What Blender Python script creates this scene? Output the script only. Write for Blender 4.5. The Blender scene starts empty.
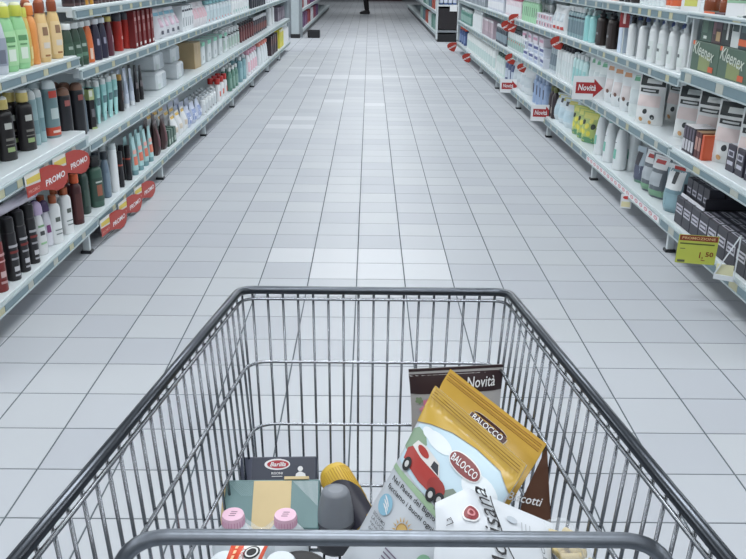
import bpy, bmesh, math, random
from mathutils import Vector, Matrix

random.seed(11)
C = bpy.context.scene
COL = C.collection
PI = math.pi

# ------------------------------------------------------------------ camera
CAM_H = 1.21337
F_PX = 820.494
FW = Vector((0.00724837, 0.93500145, -0.35456981))
RT = Vector((0.9999269, -0.00334538, 0.01161943))
UP = Vector((-0.00967802, 0.35462811, 0.93495735))
cam_data = bpy.data.cameras.new('camera')
cam = bpy.data.objects.new('camera', cam_data)
COL.objects.link(cam)
cam_data.sensor_fit = 'HORIZONTAL'
cam_data.sensor_width = 36.0
cam_data.lens = 36.0 * F_PX / 746.0
cam_data.clip_start = 0.02
cam_data.clip_end = 200
cam.matrix_world = Matrix(((RT.x, UP.x, -FW.x, 0), (RT.y, UP.y, -FW.y, 0),
                           (RT.z, UP.z, -FW.z, CAM_H), (0, 0, 0, 1)))
C.camera = cam

# ------------------------------------------------------------------ exposure, world
C.view_settings.view_transform = 'Standard'
C.view_settings.look = 'None'
C.view_settings.gamma = 1.0
C.view_settings.use_curve_mapping = False
C.view_settings.exposure = 0.0
w = bpy.data.worlds.new('world')
C.world = w
w.use_nodes = True
w.node_tree.nodes['Background'].inputs[0].default_value = (0.72, 0.82, 0.92, 1)
w.node_tree.nodes['Background'].inputs[1].default_value = 0.25

# ------------------------------------------------------------------ ceiling lamps (light part)
CEIL_Z = 3.7
LAMPS = [(0.0, -4.6 + 2.4 * k, 1.5) for k in list(range(11)) + [13, 15]]  # last two added to brighten the far end of the floor
LAMPS += [(sx * 4.4, -3.4 + 2.4 * k, 2.4) for sx in (-1, 1) for k in range(9)]  # side rows added as fill light for the shelf fronts
LAMP_POWER = 46.0


def lamp_light(x, y, length):
    ld = bpy.data.lights.new('tube_light', 'AREA')
    ld.shape = 'RECTANGLE'
    ld.size = length
    ld.size_y = 0.4
    ld.energy = LAMP_POWER * (1.0 if x == 0 else 1.25)
    ld.color = (0.95, 0.98, 1.0)
    lo = bpy.data.objects.new('tube_light', ld)
    lo.location = (x, y, CEIL_Z - 0.16)
    COL.objects.link(lo)
    return lo


for _l in LAMPS:
    lamp_light(*_l)


# ================================================================== helpers
def lin(c):
    def f(v):
        v /= 255.0
        return v / 12.92 if v <= 0.04045 else ((v + 0.055) / 1.055) ** 2.4
    return (f(c[0]), f(c[1]), f(c[2]), 1)


MATS = {}


def mat(rgb, rough=0.4, metal=0.0, var=0.06, scale=30.0, trans=0.0, alpha=1.0, spec=0.5, bump=0.0):
    key = (tuple(rgb), rough, metal, var, scale, trans, alpha, spec, bump)
    if key in MATS:
        return MATS[key]
    m = bpy.data.materials.new('m_%d_%d_%d' % tuple(rgb))
    m.use_nodes = True
    nt = m.node_tree
    b = nt.nodes['Principled BSDF']
    b.inputs['Roughness'].default_value = rough
    b.inputs['Metallic'].default_value = metal
    b.inputs['Specular IOR Level'].default_value = spec
    if trans:
        b.inputs['Transmission Weight'].default_value = trans
        b.inputs['IOR'].default_value = 1.15
    if alpha < 1:
        b.inputs['Alpha'].default_value = alpha
    c = lin(rgb)
    if var > 0 or bump > 0:
        tc = nt.nodes.new('ShaderNodeTexCoord')
        nz = nt.nodes.new('ShaderNodeTexNoise')
        nz.inputs['Scale'].default_value = scale
        nz.inputs['Detail'].default_value = 3
        nt.links.new(tc.outputs['Object'], nz.inputs['Vector'])
        mx = nt.nodes.new('ShaderNodeMix')
        mx.data_type = 'RGBA'
        mx.inputs[6].default_value = tuple(max(0, v * (1 - var)) for v in c[:3]) + (1,)
        mx.inputs[7].default_value = tuple(min(1, v * (1 + var)) for v in c[:3]) + (1,)
        nt.links.new(nz.outputs['Fac'], mx.inputs[0])
        nt.links.new(mx.outputs[2], b.inputs['Base Color'])
        if bump > 0:
            bp = nt.nodes.new('ShaderNodeBump')
            bp.inputs['Strength'].default_value = bump
            bp.inputs['Distance'].default_value = 0.01
            nt.links.new(nz.outputs['Fac'], bp.inputs['Height'])
            nt.links.new(bp.outputs['Normal'], b.inputs['Normal'])
    else:
        b.inputs['Base Color'].default_value = c
    MATS[key] = m
    return m


class G:
    """geometry accumulator: becomes one mesh"""

    def __init__(self):
        self.v, self.f, self.m, self.s, self.mats = [], [], [], [], []

    def mi(self, m):
        if m not in self.mats:
            self.mats.append(m)
        return self.mats.index(m)

    def add(self, vs, fs, m, smooth=False):
        o = len(self.v)
        k = self.mi(m)
        self.v.extend(tuple(p) for p in vs)
        for f in fs:
            self.f.append(tuple(i + o for i in f))
            self.m.append(k)
            self.s.append(smooth)
        return self

    def merge(self, g):
        o = len(self.v)
        self.v.extend(g.v)
        idx = [self.mi(m) for m in g.mats]
        for f, k, s in zip(g.f, g.m, g.s):
            self.f.append(tuple(i + o for i in f))
            self.m.append(idx[k])
            self.s.append(s)
        return self

    def mesh(self, name):
        me = bpy.data.meshes.new(name)
        me.from_pydata(self.v, [], self.f)
        for m in self.mats:
            me.materials.append(m)
        me.polygons.foreach_set('material_index', self.m)
        me.polygons.foreach_set('use_smooth', self.s)
        me.update()
        return me

    # ---- shapes
    def lathe(self, prof, m, seg=16, sx=1.0, sy=1.0, p=2.0, a0=None, a1=None, loc=(0, 0, 0), smooth=True, cap0=True, cap1=True):
        full = a0 is None
        n = seg if full else seg + 1
        vs, fs = [], []
        for (r, z) in prof:
            for i in range(n):
                a = 2 * PI * i / seg if full else a0 + (a1 - a0) * i / seg
                c, s = math.cos(a), math.sin(a)
                k = 1.0 if p == 2 else (abs(c) ** p + abs(s) ** p) ** (-1.0 / p)
                vs.append((loc[0] + r * k * c * sx, loc[1] + r * k * s * sy, loc[2] + z))
        for j in range(len(prof) - 1):
            for i in range(n if full else n - 1):
                i2 = (i + 1) % n
                fs.append((j * n + i, j * n + i2, (j + 1) * n + i2, (j + 1) * n + i))
        self.add(vs, fs, m, smooth)
        if full:
            if cap0:
                self.add([vs[i] for i in range(n)], [tuple(reversed(range(n)))], m)
            if cap1:
                b = (len(prof) - 1) * n
                self.add([vs[b + i] for i in range(n)], [tuple(range(n))], m)
        return self

    def box(self, x0, x1, y0, y1, z0, z1, m, b=0.0):
        if b <= 0:
            vs = [(x, y, z) for z in (z0, z1) for y in (y0, y1) for x in (x0, x1)]
            fs = [(0, 2, 3, 1), (4, 5, 7, 6), (0, 1, 5, 4), (2, 6, 7, 3), (0, 4, 6, 2), (1, 3, 7, 5)]
            return self.add(vs, fs, m)
        vs, idx = [], {}
        X, Y, Z = (x0, x1), (y0, y1), (z0, z1)
        sg = (1, -1)
        for i in (0, 1):
            for j in (0, 1):
                for k in (0, 1):
                    for a in (0, 1, 2):
                        p = [X[i] + sg[i] * b, Y[j] + sg[j] * b, Z[k] + sg[k] * b]
                        p[a] = (X[i], Y[j], Z[k])[a]
                        idx[(i, j, k, a)] = len(vs)
                        vs.append(tuple(p))
        fs = []
        cen = Vector(((x0 + x1) / 2, (y0 + y1) / 2, (z0 + z1) / 2))

        def face(ids):
            ps = [Vector(vs[i]) for i in ids]
            nrm = (ps[1] - ps[0]).cross(ps[2] - ps[0])
            mid = sum(ps, Vector()) / len(ps)
            if nrm.dot(mid - cen) < 0:
                ids = list(reversed(ids))
            fs.append(tuple(ids))
        for s in (0, 1):
            face([idx[(s, 0, 0, 0)], idx[(s, 1, 0, 0)], idx[(s, 1, 1, 0)], idx[(s, 0, 1, 0)]])
            face([idx[(0, s, 0, 1)], idx[(1, s, 0, 1)], idx[(1, s, 1, 1)], idx[(0, s, 1, 1)]])
            face([idx[(0, 0, s, 2)], idx[(1, 0, s, 2)], idx[(1, 1, s, 2)], idx[(0, 1, s, 2)]])
        for i in (0, 1):
            for j in (0, 1):
                face([idx[(i, j, 0, 0)], idx[(i, j, 0, 1)], idx[(i, j, 1, 1)], idx[(i, j, 1, 0)]])
                face([idx[(i, 0, j, 0)], idx[(i, 0, j, 2)], idx[(i, 1, j, 2)], idx[(i, 1, j, 0)]])
                face([idx[(0, i, j, 1)], idx[(0, i, j, 2)], idx[(1, i, j, 2)], idx[(1, i, j, 1)]])
                for k in (0, 1):
                    face([idx[(i, j, k, 0)], idx[(i, j, k, 1)], idx[(i, j, k, 2)]])
        return self.add(vs, fs, m)

    def tube(self, pts, r, m, seg=8, caps=True):
        pts = [Vector(p) for p in pts]
        n = len(pts)
        rs = r if isinstance(r, (list, tuple)) else [r] * n
        vs, fs = [], []
        ref = None
        for i in range(n):
            t = (pts[min(i + 1, n - 1)] - pts[max(i - 1, 0)]).normalized()
            if ref is None:
                ref = Vector((0, 0, 1)) if abs(t.z) < 0.9 else Vector((1, 0, 0))
                u = t.cross(ref).normalized()
            else:
                u = (u - t * u.dot(t)).normalized()
            v = t.cross(u)
            for k in range(seg):
                a = 2 * PI * k / seg
                vs.append(pts[i] + (u * math.cos(a) + v * math.sin(a)) * rs[i])
        for i in range(n - 1):
            for k in range(seg):
                k2 = (k + 1) % seg
                fs.append((i * seg + k, i * seg + k2, (i + 1) * seg + k2, (i + 1) * seg + k))
        if caps:
            fs.append(tuple(reversed(range(seg))))
            fs.append(tuple((n - 1) * seg + k for k in range(seg)))
        return self.add(vs, fs, m, True)

    def prism(self, poly, axis, a0, a1, m):
        """polygon of (p,q) extruded along axis 'x' (p=y,q=z), 'y' (p=x,q=z) or 'z' (p=x,q=y)"""
        n = len(poly)

        def at(p, q, a):
            return {'x': (a, p, q), 'y': (p, a, q), 'z': (p, q, a)}[axis]
        vs = [at(p, q, a0) for p, q in poly] + [at(p, q, a1) for p, q in poly]
        fs = [tuple(reversed(range(n))), tuple(range(n, 2 * n))]
        fs += [(i, (i + 1) % n, n + (i + 1) % n, n + i) for i in range(n)]
        return self.add(vs, fs, m)


def fillet(pts, r, n=6):
    """round the inner corners of a polyline"""
    pts = [Vector(p) for p in pts]
    out = [pts[0]]
    for i in range(1, len(pts) - 1):
        a, b, c = pts[i - 1], pts[i], pts[i + 1]
        d1, d2 = (a - b), (c - b)
        rr = min(r, d1.length * 0.45, d2.length * 0.45)
        p1, p2 = b + d1.normalized() * rr, b + d2.normalized() * rr
        for k in range(n + 1):
            t = k / n
            out.append(p1 * (1 - t) ** 2 + b * 2 * t * (1 - t) + p2 * t ** 2)
    out.append(pts[-1])
    return out


def link(name, data, parent=None, loc=(0, 0, 0), rot=(0, 0, 0), scale=(1, 1, 1)):
    if isinstance(data, G):
        data = data.mesh(name)
    o = bpy.data.objects.new(name, data)
    COL.objects.link(o)
    o.location, o.rotation_euler, o.scale = loc, rot, scale
    if parent is not None:
        o.parent = parent
    return o


LABELS = {}


def tag(o, label, cat, group=None):
    o['label'] = label
    o['category'] = cat
    if group:
        o['group'] = group
    LABELS[label] = LABELS.get(label, 0) + 1
    nw = len(label.split())
    if nw < 4 or nw > 16:
        print('LABEL LENGTH', nw, label)
    if LABELS[label] > 1:
        print('LABEL TWICE', label)
    return o


def thing(name, label, cat, loc=(0, 0, 0), rz=0.0, group=None):
    o = bpy.data.objects.new(name, None)
    o.empty_display_size = 0.05
    COL.objects.link(o)
    o.location = loc
    o.rotation_euler = (0, 0, rz)
    return tag(o, label, cat, group)


def struct(name, g, parent=None):
    o = link(name, g, parent)
    if parent is None:
        o['kind'] = 'structure'
    return o


TXT = {}


def text_geo(s, shear=0.0, bold=0.0, spacing=1.0):
    """verts (x,y) centred with unit height, faces"""
    key = (s, shear, bold, spacing)
    if key in TXT:
        return TXT[key]
    cu = bpy.data.curves.new('lettering', 'FONT')
    cu.body = s
    cu.shear = shear
    cu.offset = bold
    cu.space_character = spacing
    cu.resolution_u = 2
    ob = bpy.data.objects.new('lettering', cu)
    COL.objects.link(ob)
    bpy.context.view_layer.update()
    me = bpy.data.meshes.new_from_object(ob.evaluated_get(bpy.context.evaluated_depsgraph_get()))
    vs = [(v.co.x, v.co.y) for v in me.vertices]
    fs = [tuple(p.vertices) for p in me.polygons]
    bpy.data.objects.remove(ob)
    bpy.data.meshes.remove(me)
    bpy.data.curves.remove(cu)
    x0, x1 = min(v[0] for v in vs), max(v[0] for v in vs)
    y0, y1 = min(v[1] for v in vs), max(v[1] for v in vs)
    h = y1 - y0
    vs = [((x - (x0 + x1) / 2) / h, (y - (y0 + y1) / 2) / h) for x, y in vs]
    TXT[key] = (vs, fs, (x1 - x0) / h)
    return TXT[key]


def text_on(g, s, fn, width, height, m, shear=0.0, bold=0.0, ang=0.0, cx=0.0, cy=0.0):
    """lettering fitted into width x height; fn maps (x,y) to a point"""
    vs, fs, asp = text_geo(s, shear, bold)
    ca, sa = math.cos(ang), math.sin(ang)
    out = []
    for x, y in vs:
        X, Y = x / asp * width, y * height
        out.append(fn(cx + X * ca - Y * sa, cy + X * sa + Y * ca))
    g.add(out, fs, m)


def pix_ray(px, py):
    return FW + RT * ((px - 373.0) / F_PX) - UP * ((py - 279.5) / F_PX)


def at_y(px, py, Y):
    d = pix_ray(px, py)
    return d * (Y / d.y) + Vector((0, 0, CAM_H))


def along(px, X, Z):
    """distance down the aisle at which the line (X, *, Z) stands in image column px"""
    k = px - 373.0
    zd = Z - CAM_H
    return (k * (FW.x * X + FW.z * zd) - F_PX * (RT.x * X + RT.z * zd)) / (F_PX * RT.y - k * FW.y)


# ------------------------------------------------------------------ palette
WHITE_MET = mat((205, 213, 216), 0.35, 0, 0.03, 8)
RAIL = mat((172, 185, 188), 0.4, 0, 0.04, 12)
STRIP = mat((108, 130, 138), 0.45, 0, 0.08, 25)
TICKET = mat((172, 176, 168), 0.6, 0, 0.1, 60)
TICKET_Y = mat((178, 177, 148), 0.6, 0, 0.1, 60)
BLACK = mat((22, 22, 26), 0.45)
INK = mat((26, 27, 32), 0.6, 0, 0)
PAPER = mat((228, 230, 232), 0.6, 0, 0.02)
RED = mat((164, 44, 30), 0.45, 0, 0.06)
INKW = mat((225, 226, 228), 0.5, 0, 0)
DARKMET = mat((48, 50, 54), 0.4, 0.3)

# ================================================================== the room
T = 0.2
GX, GY = -0.0433, 3.6031          # a grout crossing


def build_room():
    fl = G()
    fl.box(-9, 9, -6, 40, -0.06, -0.0013, mat((84, 92, 98), 0.8, 0, 0.15, 5))
    floor = struct('floor', fl)
    tones = [mat((180, 184, 190), 0.46, 0, 0.03, 3.0, spec=0.3), mat((176, 180, 187), 0.48, 0, 0.035, 3.0, spec=0.3),
             mat((183, 187, 192), 0.44, 0, 0.03, 3.0, spec=0.3)]
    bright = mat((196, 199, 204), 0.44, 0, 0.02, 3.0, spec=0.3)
    gap = 0.0022

    def tile_geo(x0, x1, y0, y1, m, g):
        b = 0.0009
        vs = [(x0, y0, -0.006), (x1, y0, -0.006), (x1, y1, -0.006), (x0, y1, -0.006),
              (x0, y0, -b), (x1, y0, -b), (x1, y1, -b), (x0, y1, -b),
              (x0 + b, y0 + b, 0), (x1 - b, y0 + b, 0), (x1 - b, y1 - b, 0), (x0 + b, y1 - b, 0)]
        fs = [(8, 9, 10, 11)]
        for q in (0, 4):
            for i in range(4):
                j = (i + 1) % 4
                fs.append((q + i, q + j, q + 4 + j, q + 4 + i))
        g.add(vs, fs, m)
    protos = []
    for m in tones + [bright]:
        g = G()
        tile_geo(gap, T - gap, gap, T - gap, m, g)
        protos.append(g.mesh('tile'))
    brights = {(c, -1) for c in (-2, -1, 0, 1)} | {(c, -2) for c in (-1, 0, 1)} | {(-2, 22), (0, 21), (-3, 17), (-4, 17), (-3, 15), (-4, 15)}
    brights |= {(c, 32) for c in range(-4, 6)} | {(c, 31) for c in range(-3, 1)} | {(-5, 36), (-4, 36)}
    rest = G()
    n = 0
    for r in range(-20, 178):
        y = GY + r * T
        for c in range(-15, 15):
            x = GX + c * T
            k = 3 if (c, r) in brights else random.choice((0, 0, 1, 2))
            near = -12 <= r <= 3 and -9 + (1 if r < -3 else 0) <= c <= 8 - (1 if r < -3 else 0)
            if near and n < 296:
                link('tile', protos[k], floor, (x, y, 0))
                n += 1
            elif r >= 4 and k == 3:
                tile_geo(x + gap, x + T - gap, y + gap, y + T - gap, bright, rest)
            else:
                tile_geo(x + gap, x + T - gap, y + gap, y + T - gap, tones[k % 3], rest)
    o = link('tiles', rest, floor)
    o['kind'] = 'stuff'
    cw = mat((206, 210, 212), 0.8, 0, 0.03, 2)
    ww = mat((168, 174, 178), 0.7, 0, 0.05, 1.5)
    struct('ceiling', G().box(-9, 9, -6, 40, CEIL_Z, CEIL_Z + 0.1, cw))
    struct('wall_left', G().box(-9.2, -9, -6, 40, -0.06, CEIL_Z, ww))
    struct('wall_right', G().box(9, 9.2, -6, 40, -0.06, CEIL_Z, ww))
    struct('wall_back', G().box(-9, 9, 40, 40.2, -0.06, CEIL_Z, mat((136, 146, 154), 0.8, 0, 0.05, 1.5)))
    struct('wall_front', G().box(-9, 9, -6.2, -6, -0.06, CEIL_Z, ww))
    hm = mat((222, 224, 226), 0.4)
    for i, (x, y, L) in enumerate(LAMPS):
        where = 'above the aisle' if x == 0 else ('added fill above the left side' if x < 0 else 'added fill above the right side')
        k = i if x == 0 else (i - 13) % 9
        t = thing('ceiling_light', '%s white ceiling luminaire from the front, %s' % (ORD[k], where), 'lamp',
                  (x, y, CEIL_Z), 0, 'ceiling luminaires')
        g = G()
        g.box(-L / 2 - 0.05, L / 2 + 0.05, -0.26, 0.26, -0.10, 0, hm, 0.01)
        link('housing', g, t)
        for q in (-1, 1):
            g2 = G()
            g2.prism([(q * 0.23, -0.10), (q * 0.26, -0.10), (q * 0.29, -0.155), (q * 0.285, -0.155)], 'x', -L / 2, L / 2, hm)
            link('reflector', g2, t)


ORD = ['first', 'second', 'third', 'fourth', 'fifth', 'sixth', 'seventh', 'eighth', 'ninth', 'tenth', 'eleventh', 'twelfth',
       'thirteenth', 'fourteenth', 'fifteenth', 'sixteenth', 'seventeenth', 'eighteenth', 'nineteenth', 'twentieth']
build_room()

# ================================================================== shelving
LIP = {-1: -1.235, 1: 1.375}
START = {-1: 2.22, 1: 2.32}
BAY = 1.38
DEPTH = 0.44
# level: (rail bottom, rail top, shelf top)
LEV = {
    (-1, 'near'): [(0.10, 0.134, 0.142), (0.47, 0.508, 0.534), (0.812, 0.846, 0.853), (1.25, 1.29, 1.30)],
    (-1, 'far'): [(0.10, 0.134, 0.142), (0.438, 0.472, 0.482), (0.752, 0.788, 0.796), (1.0, 1.035, 1.046)],
    (1, 'near'): [(0.10, 0.14, 0.152), (0.425, 0.458, 0.474), (0.765, 0.812, 0.822), (1.035, 1.05, 1.056)],
    (1, 'far'): [(0.10, 0.14, 0.152), (0.424, 0.465, 0.475), (0.738, 0.776, 0.787), (1.008, 1.046, 1.056)],
}


def side_name(s):
    return 'left' if s < 0 else 'right'


def build_bay(s, k):
    y0 = START[s] + BAY * k
    zone = 'near' if k == 0 else 'far'
    X = LIP[s]
    back = X + s * DEPTH
    which = ['nearest', 'second nearest', 'third', 'fourth', 'fifth', 'sixth', 'seventh', 'farthest'][k]
    t = thing('shelving_bay', '%s pale metal shelving bay along the %s of the aisle' % (which, side_name(s)), 'shelf', (back, y0, 0), 0,
              'shelving bays')

    def bx(g, x0, x1, ya, yb, z0, z1, m, b=0.0):
        # given as aisle coordinates, stored relative to the bay
        a, c = sorted((x0 - back, x1 - back))
        g.box(a, c, ya, yb, z0, z1, m, b)
    g = G()
    bx(g, back, back + s * 0.02, 0.004, BAY - 0.004, 0.02, 1.6, WHITE_MET)
    link('back_panel', g, t)
    g = G()
    bx(g, back + s * 0.025, back - s * 0.03, 0.001, 0.04, 0.0, 1.6, WHITE_MET, 0.004)
    link('upright', g, t)
    if k == 7:
        g = G()
        bx(g, back + s * 0.025, X + s * 0.02, BAY + 0.002, BAY + 0.025, 0.1, 1.4, mat((150, 160, 166), 0.5), 0.003)
        link('end_panel', g, t)
        g = G()
        bx(g, back + s * 0.025, back - s * 0.03, BAY - 0.045, BAY - 0.005, 0.0, 1.6, WHITE_MET, 0.004)
        link('upright', g, t)
    if k < 7:
        g = G()
        lx = X + s * 0.022
        bx(g, lx - s * 0.012, lx + s * 0.02, BAY - 0.105, BAY - 0.085, 0.012, 0.105, WHITE_MET, 0.002)
        bx(g, lx - s * 0.02, lx + s * 0.028, BAY - 0.115, BAY - 0.075, 0.0, 0.014, DARKMET, 0.002)
        link('foot', g, t)
    g = G()
    bx(g, back - s * 0.02, back - s * 0.06, 0.03, BAY - 0.03, 0.0, 0.09, DARKMET)
    link('rear_plinth', g, t)
    for li, (zb, zt, zs) in enumerate(LEV[(s, zone)]):
        if li == 3 and zone == 'near' and s < 0:
            continue
        e = 0.003
        g = G()
        # tray with a down-turned front edge
        bx(g, back, X + s * 0.006, e, BAY - e, zs - 0.02, zs, WHITE_MET, 0.002)
        bx(g, X + s * 0.035, X + s * 0.006, e, BAY - e, zb + 0.004, zs - 0.018, WHITE_MET, 0.003)
        sh = link('shelf', g, t)
        g = G()
        bx(g, X + s * 0.008, X - s * 0.004, e, BAY - e, zb, zt, RAIL, 0.002)
        lipz = (zt - 0.004, zt + 0.002)
        bx(g, X + s * 0.004, X - s * 0.008, e, BAY - e, lipz[0], lipz[1], RAIL)
        bx(g, X + s * 0.004, X - s * 0.008, e, BAY - e, zb - 0.002, zb + 0.004, RAIL)
        rail = link('price_rail', g, sh)
        # coloured strips and paper tickets in the rail
        fr = X - s * 0.0055
        if li == 0 and s > 0 and k == 1:
            og = mat((206, 140, 150), 0.5)
            og2 = mat((222, 205, 208), 0.5)
            bgd = G()
            bx(bgd, fr + s * 0.001, fr, e, BAY - e, zb + 0.005, zt - 0.004, PAPER)
            link('paper_strip', bgd, sh)
            for j in range(18):
                yc = 0.05 + j * 0.0755
                for rr, mm, dx in ((1.0, og, 0.0), (0.55, og2, 0.0006)):
                    n = 14
                    pts = [(fr - back - s * (0.001 + dx), yc + 0.026 * rr * math.cos(2 * PI * q / n), (zb + zt) / 2 + 0.0095 * rr * math.sin(2 * PI * q / n)) for q in range(n)]
                    og_g = G()
                    og_g.add(pts, [tuple(range(n))], mm)
                    if rr == 1.0:
                        keep = og_g
                    else:
                        keep.merge(og_g)
                link('oval_mark', keep, sh)
            continue
        edges, y = [], 0.02
        rnd = random.Random(100 * k + 10 * li + s)
        far_strip = G()
        while y < BAY - 0.06:
            L = rnd.choice((0.10, 0.13, 0.16, 0.2) if not (s > 0 and k == 0) else (0.2, 0.26, 0.3))
            L = min(L, BAY - 0.02 - y)
            Wt = 0.05 if not (s > 0 and k == 0) else 0.075
            for (a, b, mm, nm) in ((y, y + L, STRIP, 'price_strip'), (y + L + 0.004, y + L + Wt, TICKET_Y if rnd.random() < 0.45 else TICKET, 'price_ticket')):
                if b > BAY - 0.01:
                    continue
                g = G() if k < 3 else far_strip
                bx(g, fr + s * 0.001, fr - s * 0.001, a, b, zb + 0.005, zt - 0.005, mm)
                if k < 3:
                    link(nm, g, sh)
            y += L + Wt + 0.004
        if k >= 3:
            o = link('price_strips', far_strip, sh)
            o['kind'] = 'stuff'


for _s in (-1, 1):
    for _k in range(8):
        build_bay(_s, _k)


def shelf_z(s, li, Y):
    return LEV[(s, 'near' if Y < START[s] + BAY else 'far')][li][2]


# ================================================================== product kinds
class Proto:
    def __init__(self, name, cat, parts, w, d, h):
        self.name, self.cat, self.parts, self.w, self.d, self.h = name, cat, parts, w, d, h
        self.meshes = None
        self.single = None


SHAPES = {
    'round': [(0.86, 0), (0.96, 0.012), (1, 0.04), (1, 0.70), (0.93, 0.83), (0.72, 0.93), (0.5, 0.985), (0.46, 1)],
    'taper': [(0.86, 0), (0.97, 0.012), (1, 0.05), (0.98, 0.45), (0.86, 0.72), (0.70, 0.9), (0.55, 0.98), (0.5, 1)],
    'square': [(0.92, 0), (0.98, 0.01), (1, 0.03), (1, 0.85), (0.95, 0.92), (0.7, 0.965), (0.48, 0.99), (0.46, 1)],
    'slope': [(0.74, 0), (0.84, 0.012), (0.90, 0.08), (1, 0.4), (0.96, 0.66), (0.80, 0.88), (0.62, 0.98), (0.58, 1)],
    'full': [(0.92, 0), (0.98, 0.008), (1, 0.03), (1, 0.96), (0.98, 0.985), (0.9, 1)],
    'waist': [(0.86, 0), (0.97, 0.012), (1, 0.05), (0.94, 0.35), (0.86, 0.55), (0.92, 0.74), (0.8, 0.9), (0.5, 0.985), (0.45, 1)],
}


def prof_r(prof, z):
    for (r0, z0), (r1, z1) in zip(prof, prof[1:]):
        if z0 <= z <= z1:
            return r0 + (r1 - r0) * (z - z0) / max(1e-9, z1 - z0)
    return prof[-1][0]


def wrap_patch(g, prof, hb, w, d, p, z0, z1, half, m, off=0.0012, nz=5, na=8, a_mid=-PI / 2):
    zs = [z0 + (z1 - z0) * i / nz for i in range(nz + 1)]
    k = 1 + off / (min(w, d) / 2)
    g.lathe([(prof_r(prof, z) * k, z * hb) for z in zs], m, na, w / 2, d / 2, p, a_mid - half, a_mid + half)


def bottle(name, h, w, d, body, cap, caph=0.16, capw=0.5, shape='round', p=2.6, label=None, lz=(0.16, 0.66), half=1.05, emb=None,
           ez=(0.45, 0.58), lines=None, cat='bottle', capshape='cyl', seg=18, rough=0.32, rings=None, captop=None, eh=0.4):
    """body, cap and printed fronts; colours are sRGB triples"""
    prof = SHAPES[shape]
    hb = h * (1 - caph)
    parts = []
    g = G()
    g.lathe([(r, z * hb) for r, z in prof], mat(body, rough), seg, w / 2, d / 2, p)
    parts.append(('body', g))
    g = G()
    cm = mat(cap, 0.35)
    rc = capw * w / 2
    ch = h * caph
    rcy = min(rc, d / 2 * max(capw, 0.9)) if capw < 0.9 else capw * d / 2
    if capshape == 'cyl':
        pr = [(0.97, 0), (1, 0.04 * ch), (1, 0.86 * ch), (0.92, ch)]
    elif capshape == 'dome':
        pr = [(0.99, 0), (1, 0.05 * ch), (0.98, 0.45 * ch), (0.85, 0.75 * ch), (0.55, 0.94 * ch), (0.12, ch)]
    elif capshape == 'flip':
        pr = [(1, 0), (1, 0.55 * ch), (0.9, 0.62 * ch), (0.86, 0.95 * ch), (0.8, ch)]
    else:  # nozzle
        pr = [(1, 0), (1, 0.3 * ch), (0.45, 0.42 * ch), (0.38, 0.95 * ch), (0.3, ch)]
    g.lathe(pr, cm, seg, rc, rcy, 2.0 if capw < 0.85 else p, loc=(0, 0, hb))
    parts.append(('cap', g))
    if captop:
        g = G()
        g.lathe([(rc * 0.86, 0), (rc * 0.86, ch * 0.12), (rc * 0.7, ch * 0.24), (rc * 0.3, ch * 0.3)], mat(captop, 0.4), seg, loc=(0, 0, hb + ch - 0.0005))
        parts.append(('cap_top', g))
    if label:
        g = G()
        wrap_patch(g, prof, hb, w, d, p, lz[0], lz[1], half, mat(label, 0.45), 0.0010)
        parts.append(('label_panel', g))
    if rings:
        for (z0, z1, c) in rings:
            g = G()
            g.lathe([(prof_r(prof, z0 + (z1 - z0) * i / 3) * 1.015, (z0 + (z1 - z0) * i / 3) * hb) for i in range(4)], mat(c, 0.4), seg, w / 2, d / 2, p, cap0=False, cap1=False)
            parts.append(('printed_band', g))
    if emb:
        g = G()
        wrap_patch(g, prof, hb, w, d, p, ez[0], ez[1], eh, mat(emb, 0.45), 0.0018, 3, 5)
        parts.append(('emblem', g))
    if lines:
        g = G()
        for (z, hh, th, c) in lines:
            wrap_patch(g, prof, hb, w, d, p, z - th / 2, z + th / 2, hh, mat(c, 0.5), 0.002, 1, 6)
        parts.append(('printed_lines', g))
    return Proto(name, cat, parts, w, d, h)


def pump(name, h, w, body, head, label=None, p=2.4, d=None, seg=16, emb=None, lz=(0.15, 0.6)):
    d = d or w * 0.75
    hb = h * 0.74
    prof = SHAPES['square']
    g = G()
    g.lathe([(r, z * hb) for r, z in prof], mat(body, 0.3), seg, w / 2, d / 2, p)
    parts = [('body', g)]
    hm = mat(head, 0.35)
    g = G()
    r = w * 0.22
    g.lathe([(r, 0), (r, h * 0.07), (r * 0.5, h * 0.085), (r * 0.4, h * 0.15), (r * 0.75, h * 0.16), (r * 0.8, h * 0.23), (r * 0.5, h * 0.26)], hm, 12, loc=(0, 0, hb))
    g.tube([(0, 0, hb + h * 0.20), (0, -w * 0.3, hb + h * 0.205), (0, -w * 0.55, hb + h * 0.185)], [r * 0.45, r * 0.4, r * 0.28], hm, 8)
    parts.append(('pump_head', g))
    if label:
        g = G()
        wrap_patch(g, prof, hb, w, d, p, lz[0], lz[1], 0.95, mat(label, 0.45))
        parts.append(('label_panel', g))
    if emb:
        g = G()
        wrap_patch(g, prof, hb, w, d, p, 0.38, 0.46, 0.4, mat(emb, 0.45), 0.0018, 2, 4)
        parts.append(('emblem', g))
    return Proto(name, 'bottle', parts, w, d, h)


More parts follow.
